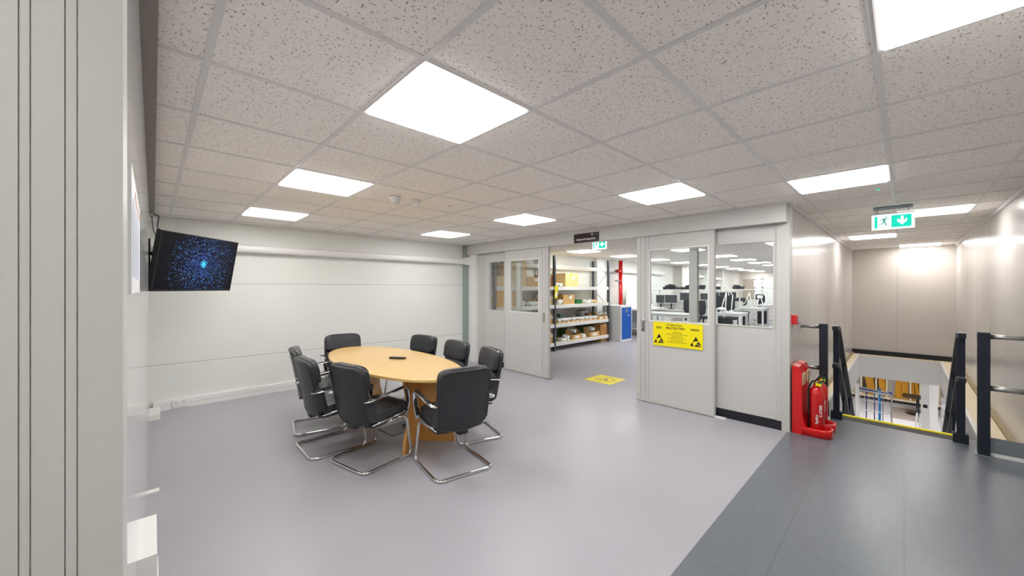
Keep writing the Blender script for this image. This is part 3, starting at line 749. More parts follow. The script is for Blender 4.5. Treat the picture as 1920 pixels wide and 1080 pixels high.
nm = thing('name_sign', 'dark maroon Enhanced Inspection sign above the doorway', 'sign', (4.651, 3.262, 2.248))
MB().box(-.003, .003, -.222, .222, -.068, .068).build('board', mat('maroon_board', srgb(40, 12, 20), .35, vary=(9, .4)), nm)
Mx = frame_mat((-.0032, 0, 0), (0, -1, 0), (0, 0, 1))
text_part('title', 'Enhanced Inspection', .040, M_label, nm, at(-.005, -.02), bold=.0006)
text_part('small_print', '\u2014\u2014\u2014', .026, M_label, nm, at(.172, .045), sx=.75)
MB().lathe([(.014, 0), (.014, .001)], M=at(.105, .043), seg=16).build('emblem', M_label, nm)

fm = thing('floor_marking', 'yellow square floor sticker with black triangle in the doorway', 'floor marking', (5.353, 3.385, 0))
MB().box(-.245, .245, -.245, .245, .0003, .0015).build('sticker', M_yellow, fm)
Mx = frame_mat((0, 0, .0013), (0, -1, 0), (1, 0, 0))
MB().tube([(.15 * math.cos(a * math.pi / 20), .15 * math.sin(a * math.pi / 20), .0015) for a in range(40)], .004, seg=6, closed=True, flat=(.005, .0006)).build('ring', M_ink, fm)
esd_symbol(fm, at(0, -.07), .17, 'symbol')

def running_man(parent, M, s):
    mb = MB()
    P = lambda a, b_, t: M @ Vector((a * s, b_ * s, t))
    k = 14
    mb.prism([(.06 + .045 * math.cos(2 * math.pi * i / k), .33 + .045 * math.sin(2 * math.pi * i / k)) for i in range(k)], P, .0003, .0012)
    for poly in ([(-.10, .24), (.08, .25), (.0, .02), (-.09, .04)], [(.04, .25), (.20, .15), (.24, .17), (.08, .28)], [(-.10, .24), (-.24, .16), (-.22, .11), (-.06, .18)],
                 [(-.09, .06), (.0, .04), (.12, -.26), (.06, -.28)], [(-.09, .06), (-.02, .05), (-.10, -.14), (-.30, -.18), (-.30, -.13), (-.14, -.10)]):
        mb.prism(poly, P, .0003, .0012)
    mb.build('running_figure', M_exitdk, parent)
def arrow(parent, M, s, ang):
    Rz = M @ Matrix.Rotation(ang, 4, 'Z')
    P = lambda a, b_, t: Rz @ Vector((a * s, b_ * s, t))
    MB().prism([(-.07, .32), (.07, .32), (.07, .02), (.22, .17), (.24, .0), (0, -.27), (-.24, .0), (-.22, .17), (-.07, .02)], P, .0003, .0012).build('arrow', M_exitwhite, parent)
def exit_sign(loc, label, ang, w=.325, h=.165, drop=.05, hang=True):
    t = thing('exit_sign', label, 'exit sign', loc)
    Mq = frame_mat((-.008, 0, 0), (0, -1, 0), (0, 0, 1))
    MB().box(-.006, .006, -w / 2, w / 2, -h / 2, h / 2).build('panel', M_exitwhite, t)
    ih = h * .78
    b_ = MB(); P = lambda a, b2, t_: Mq @ Vector((a, b2, t_))
    b_.prism([(-w * .03, -ih / 2), (w * .43, -ih / 2), (w * .43, ih / 2), (-w * .03, ih / 2)], P, -.0015, .0002)
    b_.build('arrow_field', M_exitgreen, t)
    MB().prism([(-w * .43, -ih / 2), (-w * .36, -ih / 2), (-w * .36, ih / 2), (-w * .43, ih / 2)], P, -.0015, .0002).build('door_bar', M_exitgreen, t)
    running_man(t, Mq @ Matrix.Translation((-w * .18, 0, 0)), h * .95)
    arrow(t, Mq @ Matrix.Translation((w * .22, 0, 0)), h * .95, ang)
    MB().box(-.009, .009, -w / 2 - .002, w / 2 + .002, h / 2, h / 2 + .012).build('rail', M_steel, t)
    z0 = h / 2 + .012; z1 = H - loc[2]
    MB().box(-.03, .03, -w * .46, w * .46, z1 - .028, z1 - .001).build('ceiling_plate', M_galv, t, bevel=.003)
    for s in (-1, 1):
        MB().tube([(0, s * w * .36, z0 - .003), (0, s * w * .36, z1 - .027)], .004, seg=8).build('hanger', M_steel, t)
    return t
exit_sign((5.75, .080, 2.217), 'green running man exit sign with down arrow hanging in the corridor', 0)
exit_sign((5.40, 3.52, 2.228), 'green exit sign with arrow partly hidden behind the doorway header', R(90), w=.27, h=.16)

# ------------------------------------------------------------------ fire point
def stand(x, label):
    t = thing('extinguisher_stand', label, 'extinguisher stand', (x, .80, 0), 0, 'red extinguisher stands')
    # back column, wide at foot
    prof = [(0, 0), (-.12, 0), (-.12, .075), (-.10, .12), (-.085, .20), (-.08, .62), (-.055, .685), (0, .70)]
    MB().prism(prof, lambda a, b_, q: (q, a, b_), -.098, .098).build('body', M_red, t, bevel=.008)
    lp = MB()
    def foot(w_, y0, rr, z):
        return [lp.b.verts.new((p.x, p.y, z)) for p in fillet([(-w_, -.08, 0), (-w_, y0, 0), (w_, y0, 0), (w_, -.08, 0)], rr, 8)]
    Q = [foot(.102, -.318, .087, .0), foot(.102, -.318, .087, .075), foot(.096, -.311, .082, .083), foot(.074, -.292, .065, .083), foot(.070, -.288, .062, .03)]
    for A_1, B_1 in zip(Q, Q[1:]):
        for k in range(len(A_1) - 1): lp.b.faces.new((A_1[k], A_1[k + 1], B_1[k + 1], B_1[k])).smooth = True
    lp.b.faces.new(Q[-1]); lp.b.faces.new(Q[0])
    lp.b.faces.new([q[0] for q in Q]); lp.b.faces.new([q[-1] for q in Q])
    ring_unused = fillet([(-.09, -.12, .042), (-.09, -.30, .042), (.09, -.30, .042), (.09, -.12, .042)], .075, 8)
    lp.build('foot_ring', M_red, t)
    MB().box(-.075, .075, -.0875, -.082, .50, .615).build('label_plate', mat('cream_label', srgb(232, 214, 176), .5), t)
    mb = MB()
    for i in range(4): mb.box(-.05, .05, -.0885, -.087, .585 - i * .024, .595 - i * .024)
    mb.build('label_text', mat('olive_text', srgb(120, 116, 60), .5), t)
    return t
stand(4.895, 'red plastic extinguisher stand next to the partition corner')
stand(5.14, 'red plastic extinguisher stand further along, beside the dark rail post')
def extinguisher(x, y, label, hose_horn):
    t = thing('fire_extinguisher', label, 'fire extinguisher', (x, y, .031), 0, 'red fire extinguishers')
    r = .066; t.scale = (1, 1, 1.05)
    MB().lathe([(r * .9, 0), (r, .01), (r, .36), (r * .96, .385), (r * .8, .415), (r * .5, .435), (.022, .445), (.022, .46)], seg=28).build('cylinder', M_redm, t)
    MB().lathe([(r + .001, .0), (r + .002, .012), (r + .001, .03)], seg=28).build('base_band', M_blackpl, t)
    v = MB().lathe([(.02, .45), (.024, .47), (.02, .49), (.012, .50)], seg=14).build('valve', mat('brass', srgb(190, 160, 90), .3, metal=.8), t)
    MB().bar((0, 0, .50), (.025, -.045, .56), .024, .014).bar((0, .0, .48), (.03, -.06, .50), .018, .012).build('handle', M_blackpl, v)
    MB().lathe([(.014, 0), (.014, .016)], M=Matrix.Translation((0, -.03, .475)) @ Matrix.Rotation(R(90), 4, 'X'), seg=12).build('gauge', M_greenpl, v)
    MB().box(-.045, -.02, -.045, .0, .455, .475).build('seal_tag', M_tape, v)
    if hose_horn:
        MB().tube(fillet([(0, .0, .49), (.06, -.03, .50), (.125, -.03, .44), (.13, -.03, .34)], .05), .008, seg=8).build('hose', M_blackpl, t)
        MB().lathe([(.014, .18), (.03, .05), (.034, -.08), (.02, -.08)], c=(.13, -.03, .16), seg=16).build('horn', M_blackpl, t)
        MB().lathe([(.035, -.08), (.035, -.155), (.02, -.155)], c=(.13, -.03, .16), seg=16).build('horn_tip', M_whitegloss, t)
    else:
        MB().tube(fillet([(0, .0, .49), (-.05, .02, .505), (-.060, .054, .44), (-.060, .054, .03)], .05), .009, seg=8).build('hose', M_blackpl, t)
        MB().lathe([(.012, 0), (.014, .03), (.01, .035)], c=(-.060, .054, .0), seg=10).build('nozzle', M_steel, t)
    # printed label on the camera side
    Ml = Matrix.Rotation(R(-132) + R(90), 4, 'Z')
    a0 = R(208)
    Mq = Matrix.Translation((math.cos(a0) * (r + .0008), math.sin(a0) * (r + .0008), .19)) @ frame_mat((0, 0, 0), (-math.sin(a0), math.cos(a0), 0), (0, 0, 1)) @ Matrix.Rotation(R(90), 4, 'Z')
    text_part('label_print', 'hydro', .036, M_label, t, Mq @ Matrix.Translation((-.05, .022, 0)), bold=.0008)
    text_part('label_print', '6 LITRES', .03, M_label, t, Mq @ Matrix.Translation((.03, -.012, 0)), bold=.0008)
    return t
extinguisher(4.895, .615, 'red fire extinguisher on the stand nearest the partition, white lettering', False)
extinguisher(5.14, .615, 'red fire extinguisher with black horn on the stand beside the rail post', True)
cpn = thing('call_point', 'small square red fire call point on the wall above the extinguishers', 'call point', (4.90, .82, 1.165))
MB().box(-.048, .048, -.05, 0, -.048, .048).build('housing', M_red, cpn, bevel=.004)
MB().box(-.03, .03, -.0515, -.049, -.03, .03).build('glass_window', M_redm, cpn)
MB().box(.03, .042, -.056, -.05, -.045, -.033).build('test_key', M_blackpl, cpn)

# ------------------------------------------------------------------ guard rails at the stair head
def guard(name, y, ysign, yw, label):
    t = thing(name, label, 'guard rail', (5.40, y, 0))
    MB().box(-.035, .035, -.035, .035, 0, 1.10).build('post', M_rail, t, bevel=.003)
    MB().box(-.06, .06, -.055, .055, 0, .008).build('base_plate', M_galv, t)
    L = abs(yw - y) - .005
    for z, r in ((1.065, .021), (.605, .024)):
        MB().tube([(0, ysign * .03, z), (0, ysign * L, z)], r, seg=14).build('rail', M_steel, t)
        MB().tube([(0, ysign * (L - .006), z), (0, ysign * L, z)], r * 1.5, seg=14).build('wall_flange', M_steel, t)
    return t
gl_ = guard('guard_rail', .615, 1, YL, 'dark guard rail post with grey rails between extinguishers and stairs')
gr_ = guard('guard_rail', -.500, -1, YR, 'dark guard rail post with grey rails at the right of the stairs')
tb_ = MB().box(.0, .006, -.24, -.035, .03, .165).build('toe_board', M_galv, gr_)
MB().box(-.01, .03, -.24, -.035, 0, .028).build('kerb_angle', M_white, gr_)
bo = MB()
for z in (.07, .12): bo.lathe([(.009, 0), (.009, .006)], M=Matrix.Translation((0, -.08, z)) @ Matrix.Rotation(R(-90), 4, 'Y'), seg=8)
bo.build('bolts', M_steel, gr_)
def handrail(y, label):
    t = thing('stair_handrail', label, 'handrail', (5.65, y, 0), 0, 'black handrails of the staircase')
    MB().box(-.006, .006, -.028, .028, 0, 1.055).build('newel_post', M_rail, t)
    MB().box(-.012, .05, -.05, .05, -.012, .09).build('foot_plate', M_rail, t, bevel=.003)
    sl = math.tan(R(38))
    for z, wz in ((1.045, .05), (.62, .045)):
        x1 = 3.3; p = fillet([(-.12, 0, z), (.10, 0, z), (x1, 0, z - (x1 - .10) * sl)], .08, 5)
        mb = MB()
        for a, b_ in zip(p, p[1:]): mb.bar(a, b_, .05, .045 if z > 1 else .04)
        rl = mb.build('rail', M_rail, t)
        MB().box(-.12, -.03, -.026, .026, z + .024, z + .029).build('rail_cap', M_steel, rl)
    for x in (.75, 1.5, 2.25, 3.0):
        zt = 1.045 - (x - .10) * sl; MB().box(x - .02, x + .02, -.012, .012, zt - 1.12, zt).build('post', M_rail, t)
    return t
handrail(.53, 'black stair handrail on the left of the descending stairs')
handrail(-.385, 'black stair handrail on the right of the descending stairs')
ns = thing('stair_nosing', 'bright yellow stair nosing strip with grey gritted band', 'nosing', (5.80, .07, 0))
MB().box(-.10, .045, -.44, .44, .0, .004).build('grit_band', mat('grit', srgb(104, 104, 100), .9, bump=(300, 1, .01), vary=(160, .9)), ns)
MB().box(.03, .075, -.455, .455, -.03, .016).build('yellow_strip', M_yellow, ns)
stc = thing('staircase', 'steel staircase going down below the yellow nosing', 'staircase', (5.88, .07, 0))
for i in range(14):
    MB().box(.24 * i, .24 * i + .27, -.42, .42, -.19 * (i + 1) - .01, -.19 * (i + 1) + .02).build('tread', M_galv, stc)
for s in (-1, 1):
    MB().bar((0, s * .435, -.14), (3.36, s * .435, -2.68), .012, .22).build('stringer', M_rail, stc)

# ------------------------------------------------------------------ shelving in the storeroom
YF = 5.70
SH = thing('shelving_rack', 'long storage rack with white shelves and dark uprights in the storeroom', 'shelving', (5.0, YF, 0))
def S(mb, name, m, par=None, **k):
    for v in mb.b.verts: v.co -= Vector((5.0, YF, 0))
    return mb.build(name, m, par or SH, **k)
for x in (4.99, 6.87, 9.22):
    for y in (YF, YB - .10):
        S(MB().box(x - .028, x + .028, y - .006, y + .05, 0, 2.27), 'upright', M_shelfpost, bevel=.003)
    S(MB().bar((x, YF + .05, 1.0), (x, YB - .10, 1.45), .012, .02).bar((x, YF + .05, 1.9), (x, YB - .1, 1.45), .012, .02), 'brace', M_shelfbeam)
for (x0, x1) in ((5.02, 6.84), (6.90, 9.19)):
    for z in (.20, .645, 1.10, 1.535):
        S(MB().box(x0, x1, YF - .004, YF + .03, z - .085, z - .005).box(x0, x1, YB - .10, YB - .07, z - .085, z - .005), 'shelf_beam', M_shelfbeam, bevel=.003)
        S(MB().box(x0, x1, YF + .0, YB - .06, z - .012, z), 'shelf_board', M_ply)
F_ = 702.75
def ray(u, v):
    a = (u - 960) / F_; c, s = math.cos(CAM_AZ), math.sin(CAM_AZ); return (c + a * s, s - a * c, (540 - v) / F_)
def at_y(u, v, y):
    d = ray(u, v); t = y / d[1]; return (d[0] * t, 1.5 + d[2] * t)
def at_z(u, v, z):
    d = ray(u, v); t = (z - 1.5) / d[2]; return (d[0] * t, d[1] * t)
shelfz = {1: 1.535, 2: 1.10, 3: .645, 4: .20, 5: 0}
def zx(X, y): return at_y(860 + X / 3.6, 540, y)[0]
def carton(X0, X1, h, level, dep, m, label, name='cardboard_box', lab=True, tape=None, y=5.74, z0=None, flap=False):
    x0, x1 = max(zx(X0, y), 5.0 if y < 5.73 else 4.90), zx(X1, y); z = shelfz[level] if z0 is None else z0
    t = thing(name, label, 'box', ((x0 + x1) / 2, y + dep / 2, z)); w_ = (x1 - x0) / 2
    MB().box(-w_, w_, -dep / 2, dep / 2, 0, h).build('carton_body', m, t, bevel=.004)
    MB().box(-w_ * .99, w_ * .99, -.025, .025, h, h + .0015).box(-.025, .025, -dep / 2 - .001, -dep / 2, h * .72, h).build('tape_strip', tape or M_cardlight, t)
    if lab: MB().box(w_ * .05, w_ * .05 + min(.10, w_ * .7), -dep / 2 - .002, -dep / 2, h * .55, h * .55 + min(.08, h * .3)).build('paper_label', M_label, t)
    if flap: MB().bar((-w_, -dep / 2, h), (-w_, -dep / 2 - .06, h + .05), .004, .0).build('flap', m, t)
    return t
carton(150, 243, .22, 1, .35, M_card, 'brown carton at the far left of the top shelf, half behind the upright', lab=False)
carton(258, 342, .215, 1, .32, M_cardlight, 'light carton with white label on the top shelf, seen through the left window')
carton(270, 350, .26, 1, .28, M_carddark, 'dark brown rounded carton on top of the labelled light carton', z0=1.752, lab=False)
carton(352, 458, .60, 1, .34, M_cardlight, 'tall pale carton standing on the top shelf behind the left sliding door', lab=False)
carton(464, 556, .21, 1, .30, M_card, 'low tan carton with white label right of the tall pale carton')
carton(150, 243, .34, 2, .38, M_card, 'brown carton at the far left of the second shelf', lab=False)
carton(258, 385, .36, 2, .36, mat('orange_cardboard', srgb(226, 170, 60), .8, vary=(8, .06)), 'orange yellow carton on the second shelf seen through the left window')
carton(480, 545, .15, 2, .2, M_carddark, 'small brown carton on the second shelf behind the green tray', y=5.95, lab=False)
carton(585, 650, .27, 1, .34, M_carddark, 'brown carton on the top shelf left of the tagged upright', lab=False)
carton(722, 806, .33, 1, .44, M_cardlight, 'large carton with yellow tape on the top shelf in the doorway', tape=M_tape)
carton(585, 648, .235, 2, .32, M_cardlight, 'carton with white label on the second shelf left of the upright')
carton(706, 783, .235, 2, .36, M_card, 'carton with grey tape in the middle of the second shelf', tape=M_greybag)
carton(600, 648, .235, 3, .26, M_card, 'small carton with white label on the third shelf left of the upright')
carton(598, 646, .24, 4, .30, M_card, 'carton on the bottom shelf left of the tagged upright')
carton(958, 1012, .30, 4, .40, M_carddark, 'brown carton at the right end of the bottom shelf', lab=False)
carton(962, 1012, .14, 5, .30, M_card, 'flat carton on the floor under the bottom shelf', lab=False, y=5.80)
carton(880, 950, .16, 3, .22, M_carddark, 'brown carton at the back of the third shelf by the grey bags', y=5.95, lab=False)
def picking_bin(X0, X1, level, label, h=.24, dep=.46, y=5.73, front=M_card, side=M_green):
    x0, x1 = zx(X0, y), zx(X1, y); w_ = (x1 - x0) / 2; z = shelfz[level]
    t = thing('picking_bin', label, 'storage bin', ((x0 + x1) / 2, y, z))
    prof = [(0, 0), (dep, 0), (dep, h), (dep * .35, h), (dep * .22, h * .92), (dep * .06, h * .55), (0, h * .5)]
    for s in (-1, 1):
        MB().prism([(dep * .45, 0), (dep, 0), (dep, h), (dep * .45, h)], lambda a, b_, q: (s * w_ + q, a, b_), -.003, .003).build('side', side, t)
        MB().prism([(0, 0), (dep * .45, 0), (dep * .45, h), (dep * .35, h), (dep * .22, h * .92), (dep * .06, h * .55), (0, h * .5)], lambda a, b_, q: (s * w_ + q, a, b_), -.003, .003).build('side_cheek', front, t)
    MB().box(-w_, w_, -.003, .003, 0, h * .5).build('front', front, t)
    MB().box(-w_, w_, dep - .003, dep + .003, 0, h).box(-w_, w_, 0, dep, 0, .004).build('back', side, t)
    MB().box(-w_ * .5, w_ * .5, -.005, -.003, h * .12, h * .36).build('paper_label', M_label, t)
    return t
def bag(x, y, z, sx, sy, sz, label, m=M_bag, seed=0, group=None):
    def fn(q):
        n_ = noise.noise(Vector((q.x * 14 + seed * 7, q.y * 14, q.z * 14 + seed)))
        m_ = noise.noise(Vector((q.x * 45 + seed, q.y * 45, q.z * 45)))
        k = 1 + .35 * n_ + .22 * m_; return Vector((q.x * k, q.y * k, max(-sz, q.z * (1 + .5 * n_ + .4 * m_))))
    o = MB().pillow(sx, sy, sz, n=12, k=3.2, fn=fn).build('plastic_bag', m, loc=(x, y, z + sz))
    return tag(o, label, 'bag', group)
picking_bin(768, 830, 4, 'green and brown picking bin on the bottom shelf, left of the two', h=.25)
picking_bin(888, 950, 4, 'green and brown picking bin on the bottom shelf, right of the two', h=.26)
bag(zx(802, 5.72), 5.90, .33, .07, .12, .06, 'crumpled clear bag spilling from the left picking bin', seed=1)
bag(zx(920, 5.72), 5.90, .33, .07, .12, .06, 'crumpled clear bag spilling from the right picking bin', seed=2)
bag(zx(700, 5.8), 5.86, .20, .10, .12, .035, 'flat clear bag of parts on the bottom shelf beside the upright', seed=3)
bag(zx(725, 5.8), 5.82, .20, .07, .10, .06, 'bunched clear bag on the bottom shelf left of the green bins', seed=4)
bag(zx(850, 5.72), 5.79, .20, .08, .07, .055, 'clear bag between the two green picking bins', seed=5)
bag(zx(648, 5.8), 5.84, 1.535, .10, .10, .05, 'white wrapped bundle on the top shelf left of the upright', seed=6)
bag(zx(680, 5.8), 5.82, 1.535, .09, .08, .04, 'white wrapped bundle on the top shelf right of the upright', seed=7)
bag(zx(682, 5.8), 5.84, 1.10, .09, .10, .055, 'white bag on the second shelf beside the tagged upright', seed=8)
bag(zx(428, 5.8), 5.84, 1.10, .06, .10, .06, 'small white roll on the second shelf seen through the left door window', seed=9)
bag(zx(500, 5.8), 5.80, 1.10, .18, .10, .045, 'white bags lying in front of the green tray on the second shelf', seed=10)
tag(MB().box(zx(452, 5.9), zx(520, 5.9), 5.9, 6.1, 1.10, 1.20).build('storage_tray', mat('pale_green_plastic', srgb(150, 190, 165), .5), bevel=.004), 'pale green tray on the second shelf behind the left door window', 'tray')
tg = thing('storage_tray', 'bright green tray of wrapped parts on the second shelf', 'tray', ((zx(787, 5.76) + zx(835, 5.76)) / 2, 5.85, 1.10))
MB().box(-.13, .13, -.10, .12, 0, .006).box(-.13, .13, -.10, -.094, 0, .10).box(-.13, .13, .114, .12, 0, .10).box(-.13, -.124, -.1, .12, 0, .10).box(.124, .13, -.1, .12, 0, .10).build('tray_body', M_greenpl, tg)
for i, X in enumerate((848, 868, 888, 908)):
    bag(zx(X, 5.8), 5.85, 1.10, .065, .12, .045, ['white wrapped part beside the bright green tray', 'second white wrapped part right of the green tray', 'third wrapped part right of the green tray', 'tan wrapped part furthest right on the second shelf'][i], m=M_bag if i < 3 else M_cardlight, seed=20 + i)
tag(MB().box(zx(680, 6.0), zx(722, 6.0), 5.98, 6.1, .77, .84).box(zx(690, 6.0), zx(712, 6.0), 5.99, 6.09, .645, .77).build('parts_tray', M_teal, bevel=.004), 'smoky teal plastic tray at the back of the third shelf', 'tray')
for i in range(9):
    X = 668 + i * 30
    o = picking_bin(X, X + 29, 3, 'low brown bin of clear bags in the row along the third shelf', h=.10, dep=.34, side=M_carddark)
    o['group'] = 'low bins along the third shelf'
    bag(zx(X + 15, 5.76), 5.86, .69, .088, .15, .032, 'clear bag of parts in the row of low bins on the third shelf', seed=30 + i, group='clear bags in the third shelf bins')
bag(zx(860, 5.9), 6.0, .79, .20, .10, .07, 'large heap of grey foil bags at the back of the third shelf', m=M_greybag, seed=50)
bag(zx(835, 5.9), 5.97, .76, .12, .09, .07, 'smaller grey foil bag beside the large grey heap', m=M_greybag, seed=51)
for i, X in enumerate((945, 982)):
    picking_bin(X, X + 33, 3, ['brown picking bin near the right end of the third shelf', 'brown picking bin at the right end of the third shelf'][i], h=.17, dep=.30)
    bag(zx(X + 16, 5.76), 5.85, .72, .07, .09, .05, ['clear bag standing in the bin near the right end of the third shelf', 'clear bag standing in the last bin of the third shelf'][i], seed=60 + i)
yt = tag(MB().box(-.055, .055, -.004, .004, -.30, 0).build('hanging_tag', M_tape, loc=(6.90, YF - .02, 1.555), rot=(0, R(4), 0)), 'yellow tag with white slip hanging on the rack upright', 'tag')
MB().box(-.025, .03, -.006, -.004, -.26, -.15).build('paper_slip', M_label, yt)

# cabinet
cb = thing('tool_cabinet', 'grey metal cabinet with a bright blue door beside the rack', 'cabinet', (9.42, 5.44, 0))
MB().box(0, .60, .02, .60, 0, 1.0).build('body', mat('cabinet_grey', srgb(205, 207, 208), .4), cb, bevel=.004)
MB().box(0, .60, 0, .02, 0, .05).box(0, .60, 0, .02, .95, 1.0).box(0, .03, 0, .02, .05, .95).box(.57, .60, 0, .02, .05, .95).build('frame', M_white, cb)
dr = MB().box(.032, .568, .0, .018, .052, .948).build('door', M_blue, cb, bevel=.003)
MB().box(.25, .31, -.012, 0, .82, .92).build('latch', M_steel, dr, bevel=.002)
MB().lathe([(.022, 0), (.022, .008)], M=Matrix.Translation((.40, 0, .72)) @ Matrix.Rotation(R(90), 4, 'X'), seg=14).build('badge', M_label, dr)
# column and red pipe
struct('trim_19', MB().box(9.36, 9.75, YB - .12, YB, 0, H), M_white)
rp = thing('riser_pipe', 'thick bright red sprinkler riser pipe beside the white column', 'pipe', (10.50, 6.08, 0))
MB().lathe([(.062, .0), (.062, 2.33)], seg=20).build('pipe', M_redm, rp)
MB().lathe([(.066, 2.31), (.066, 2.345), (.03, 2.35)], seg=20).build('cap', M_redm, rp)
MB().tube([(-.06, -.02, 2.02), (-.24, -.02, 2.02)], .05, seg=12).build('branch', M_redm, rp)
MB().tube([(-.24, -.02, 2.02), (-.34, -.02, 2.02)], .025, seg=12).build('valve', M_blackpl, rp)
MB().tube([(-.06, -.02, 1.72), (-.34, -.02, 1.72)], .022, seg=10).build('valve', M_galv, rp)
# lab equipment beyond the cabinet
eq = thing('wash_unit', 'pale steel unit with white bottles behind the blue cabinet', 'workbench', (11.4, 5.75, 0))
MB().box(-.6, .8, -.3, .35, .80, .86).build('worktop', M_white, eq)
MB().box(-.55, -.50, -.28, -.23, .0, .8).box(.70, .75, -.28, -.23, 0, .8).box(-.55, .75, -.28, .3, .20, .22).build('legs', M_benchleg, eq)
MB().box(-.55, .75, .2, .3, .25, .8).build('back_panel', M_galv, eq)
MB().box(-.6, .8, .3, .33, .86, 1.45).build('splash_panel', M_white, eq)
random.seed(4)
for i in range(5):
    r_ = .035; hh = .12 + .1 * random.random()
    o = MB().lathe([(r_, 0), (r_, hh * .7), (r_ * .4, hh * .85), (r_ * .4, hh)], seg=10).build('bottle', M_white if i % 2 else M_bag, loc=(10.95 + i * .17, 5.62 + .08 * (i % 2), .86))
    tag(o, 'small pale bottle standing on the steel unit behind the blue cabinet', 'bottle', 'bottles on the steel unit')

# ------------------------------------------------------------------ laboratory walls
struct('trim_20', MB().prism([(0, 1.985), (-.12, 1.985), (-.145, 2.03), (-.12, 2.09), (0, 2.105)], lambda a, b_, t: (t, YB + a, b_), 4.85, 13.9), M_white)
struct('trim_21', MB().box(14.9, 15.35, YB - .34, YB, 0, H), M_mesh)
struct('trim_22', MB().box(15.35, 15.55, YB - .34, YB, 0, H).box(17.72, 17.92, YB - .3, YB, 0, H).box(19.9, 20.1, YB - .25, YB, 0, H), M_white)
struct('trim_23', MB().box(18.0, 18.14, YB - .3, YB, 0, H), M_shelfpost)
struct('wall_lab_back_lining', MB().box(15.55, XLAB, YB - .05, YB, 0, H), M_mesh)
struct('trim_24', MB().box(15.56, 17.7, YB - .2, YB - .05, 1.95, 2.05).box(18.2, 19.9, YB - .2, YB - .05, 1.9, 2.0), M_white)
struct('trim_25', MB().box(12.6, 12.9, YB - .08, YB, 0, 1.95), M_white)
# far wall bays: one recess whose shade is painted as a darker flat panel and two glazed bays
struct('wall_lab_recess_shade', MB().box(XLAB - .02, XLAB, 5.62, 6.12, .3, 1.98), mat('shaded_beige', srgb(176, 164, 150), .7))
for i, (a, b_) in enumerate(((5.22, 5.58), (3.9, 5.17))):
    w_ = struct('window_%d' % (3 + i), MB().box(XLAB - .05, XLAB, a, a + .05, .6, 2.0).box(XLAB - .05, XLAB, b_ - .05, b_, .6, 2.0).box(XLAB - .05, XLAB, a, b_, 1.95, 2.0).box(XLAB - .05, XLAB, a, b_, 1.5, 1.54).box(XLAB - .05, XLAB, a, b_, .55, .6), M_white)
    MB().box(XLAB - .03, XLAB - .02, a + .05, b_ - .05, .6, 1.95).build('pane', mat('frosted_pane', srgb(240, 246, 242), .3), w_)

# ------------------------------------------------------------------ laboratory benches
def bench(x0, x1, y0, y1, label, h=.78, shelf=None):
    t = thing('laboratory_bench', label, 'workbench', ((x0 + x1) / 2, (y0 + y1) / 2, 0), 0, 'white framed laboratory benches')
    a, b_ = (x1 - x0) / 2, (y1 - y0) / 2
    MB().box(-a, a, -b_, b_, h - .03, h).build('worktop', M_benchtop, t, bevel=.004)
    for sx in (-1, 1):
        for sy in (-1, 1):
            MB().box(sx * (a - .05) - .025, sx * (a - .05) + .025, sy * (b_ - .04) - .025, sy * (b_ - .04) + .025, 0, h - .03).build('leg', M_benchleg, t)
    MB().box(-a + .05, a - .05, -b_ + .02, -b_ + .06, h - .09, h - .03).box(-a + .03, -a + .07, -b_ + .04, b_ - .04, h - .09, h - .03).box(a - .07, a - .03, -b_ + .04, b_ - .04, .12, .16).build('rail', M_benchleg, t)
    if shelf:
        for sy in (-1, 1): MB().box(a - .06, a - .02, sy * (b_ - .10) - .02, sy * (b_ - .10) + .02, h, shelf + .03).build('upright', M_benchleg, t)
        MB().box(a - .34, a, -b_, b_, shelf, shelf + .03).build('upper_shelf', M_benchleg, t)
        MB().box(a - .03, a - .02, -b_, b_, h + .02, h + .25).build('back_panel', M_grey, t)
    return t
bench(10.4, 11.15, 3.98, 5.4, 'first laboratory bench seen at the bottom of the sliding door window')
bench(12.3, 13.05, 4.6, 6.1, 'laboratory bench with upper shelf and paired screens behind the sliding door window', shelf=1.42)
bench(11.9, 12.65, 3.15, 3.83, 'laboratory bench carrying the large white task lamp')
bench(14.3, 15.0, 3.9, 5.6, 'laboratory bench in the middle with shelf of dark bags', shelf=1.42)
bench(15.3, 16.1, 3.35, 4.3, 'laboratory bench with a dark bin under its right end')
bench(17.0, 17.8, 4.1, 5.7, 'laboratory bench with upper shelf left of the small task lamp', shelf=1.42)
bench(18.2, 19.0, 3.30, 4.75, 'farthest laboratory bench with a dark bin below and a chair behind')
def on_x(u, v, x):
    d = ray(u, v); t = x / d[0]; return Vector((x, d[1] * t, 1.5 + d[2] * t))
def monitor(u, v, d, w_, h_, label, group='dark screens on the benches', back=False):
    p = on_x(u, v, d)
    t = thing('monitor', label, 'monitor', p, R(-90) + R(10), group)
    MB().box(-w_ / 2, w_ / 2, 0, .03, -h_ / 2, h_ / 2).build('housing', M_benchleg, t, bevel=.004)
    MB().box(-w_ / 2 + .015, w_ / 2 - .015, -.003, 0, -h_ / 2 + .015, h_ / 2 - .015).build('screen', M_screen, t)
    MB().box(-.02, .02, .03, .07, -h_ / 2 - (p[2] - h_ / 2 - .80), 0).box(-.10, .10, -.02, .14, -(p[2] - .785), -(p[2] - .80)).build('stand', M_blackpl, t)
    return t
monitor(1238.5, 560.5, 12.8, .32, .30, 'left dark screen of the pair seen through the sliding door window')
monitor(1258, 560.5, 12.8, .43, .30, 'right dark screen of the pair seen through the sliding door window')
monitor(1284, 556, 12.8, .33, .28, 'dark screen just left of the grey window stile')
monitor(1320.5, 556, 14.75, .30, .26, 'dark screen just right of the grey window stile')
monitor(1344, 552, 14.75, .22, .17, 'small dark screen at the left edge of the fixed window')
monitor(1357, 553, 14.75, .30, .22, 'dark screen behind the large task lamp')
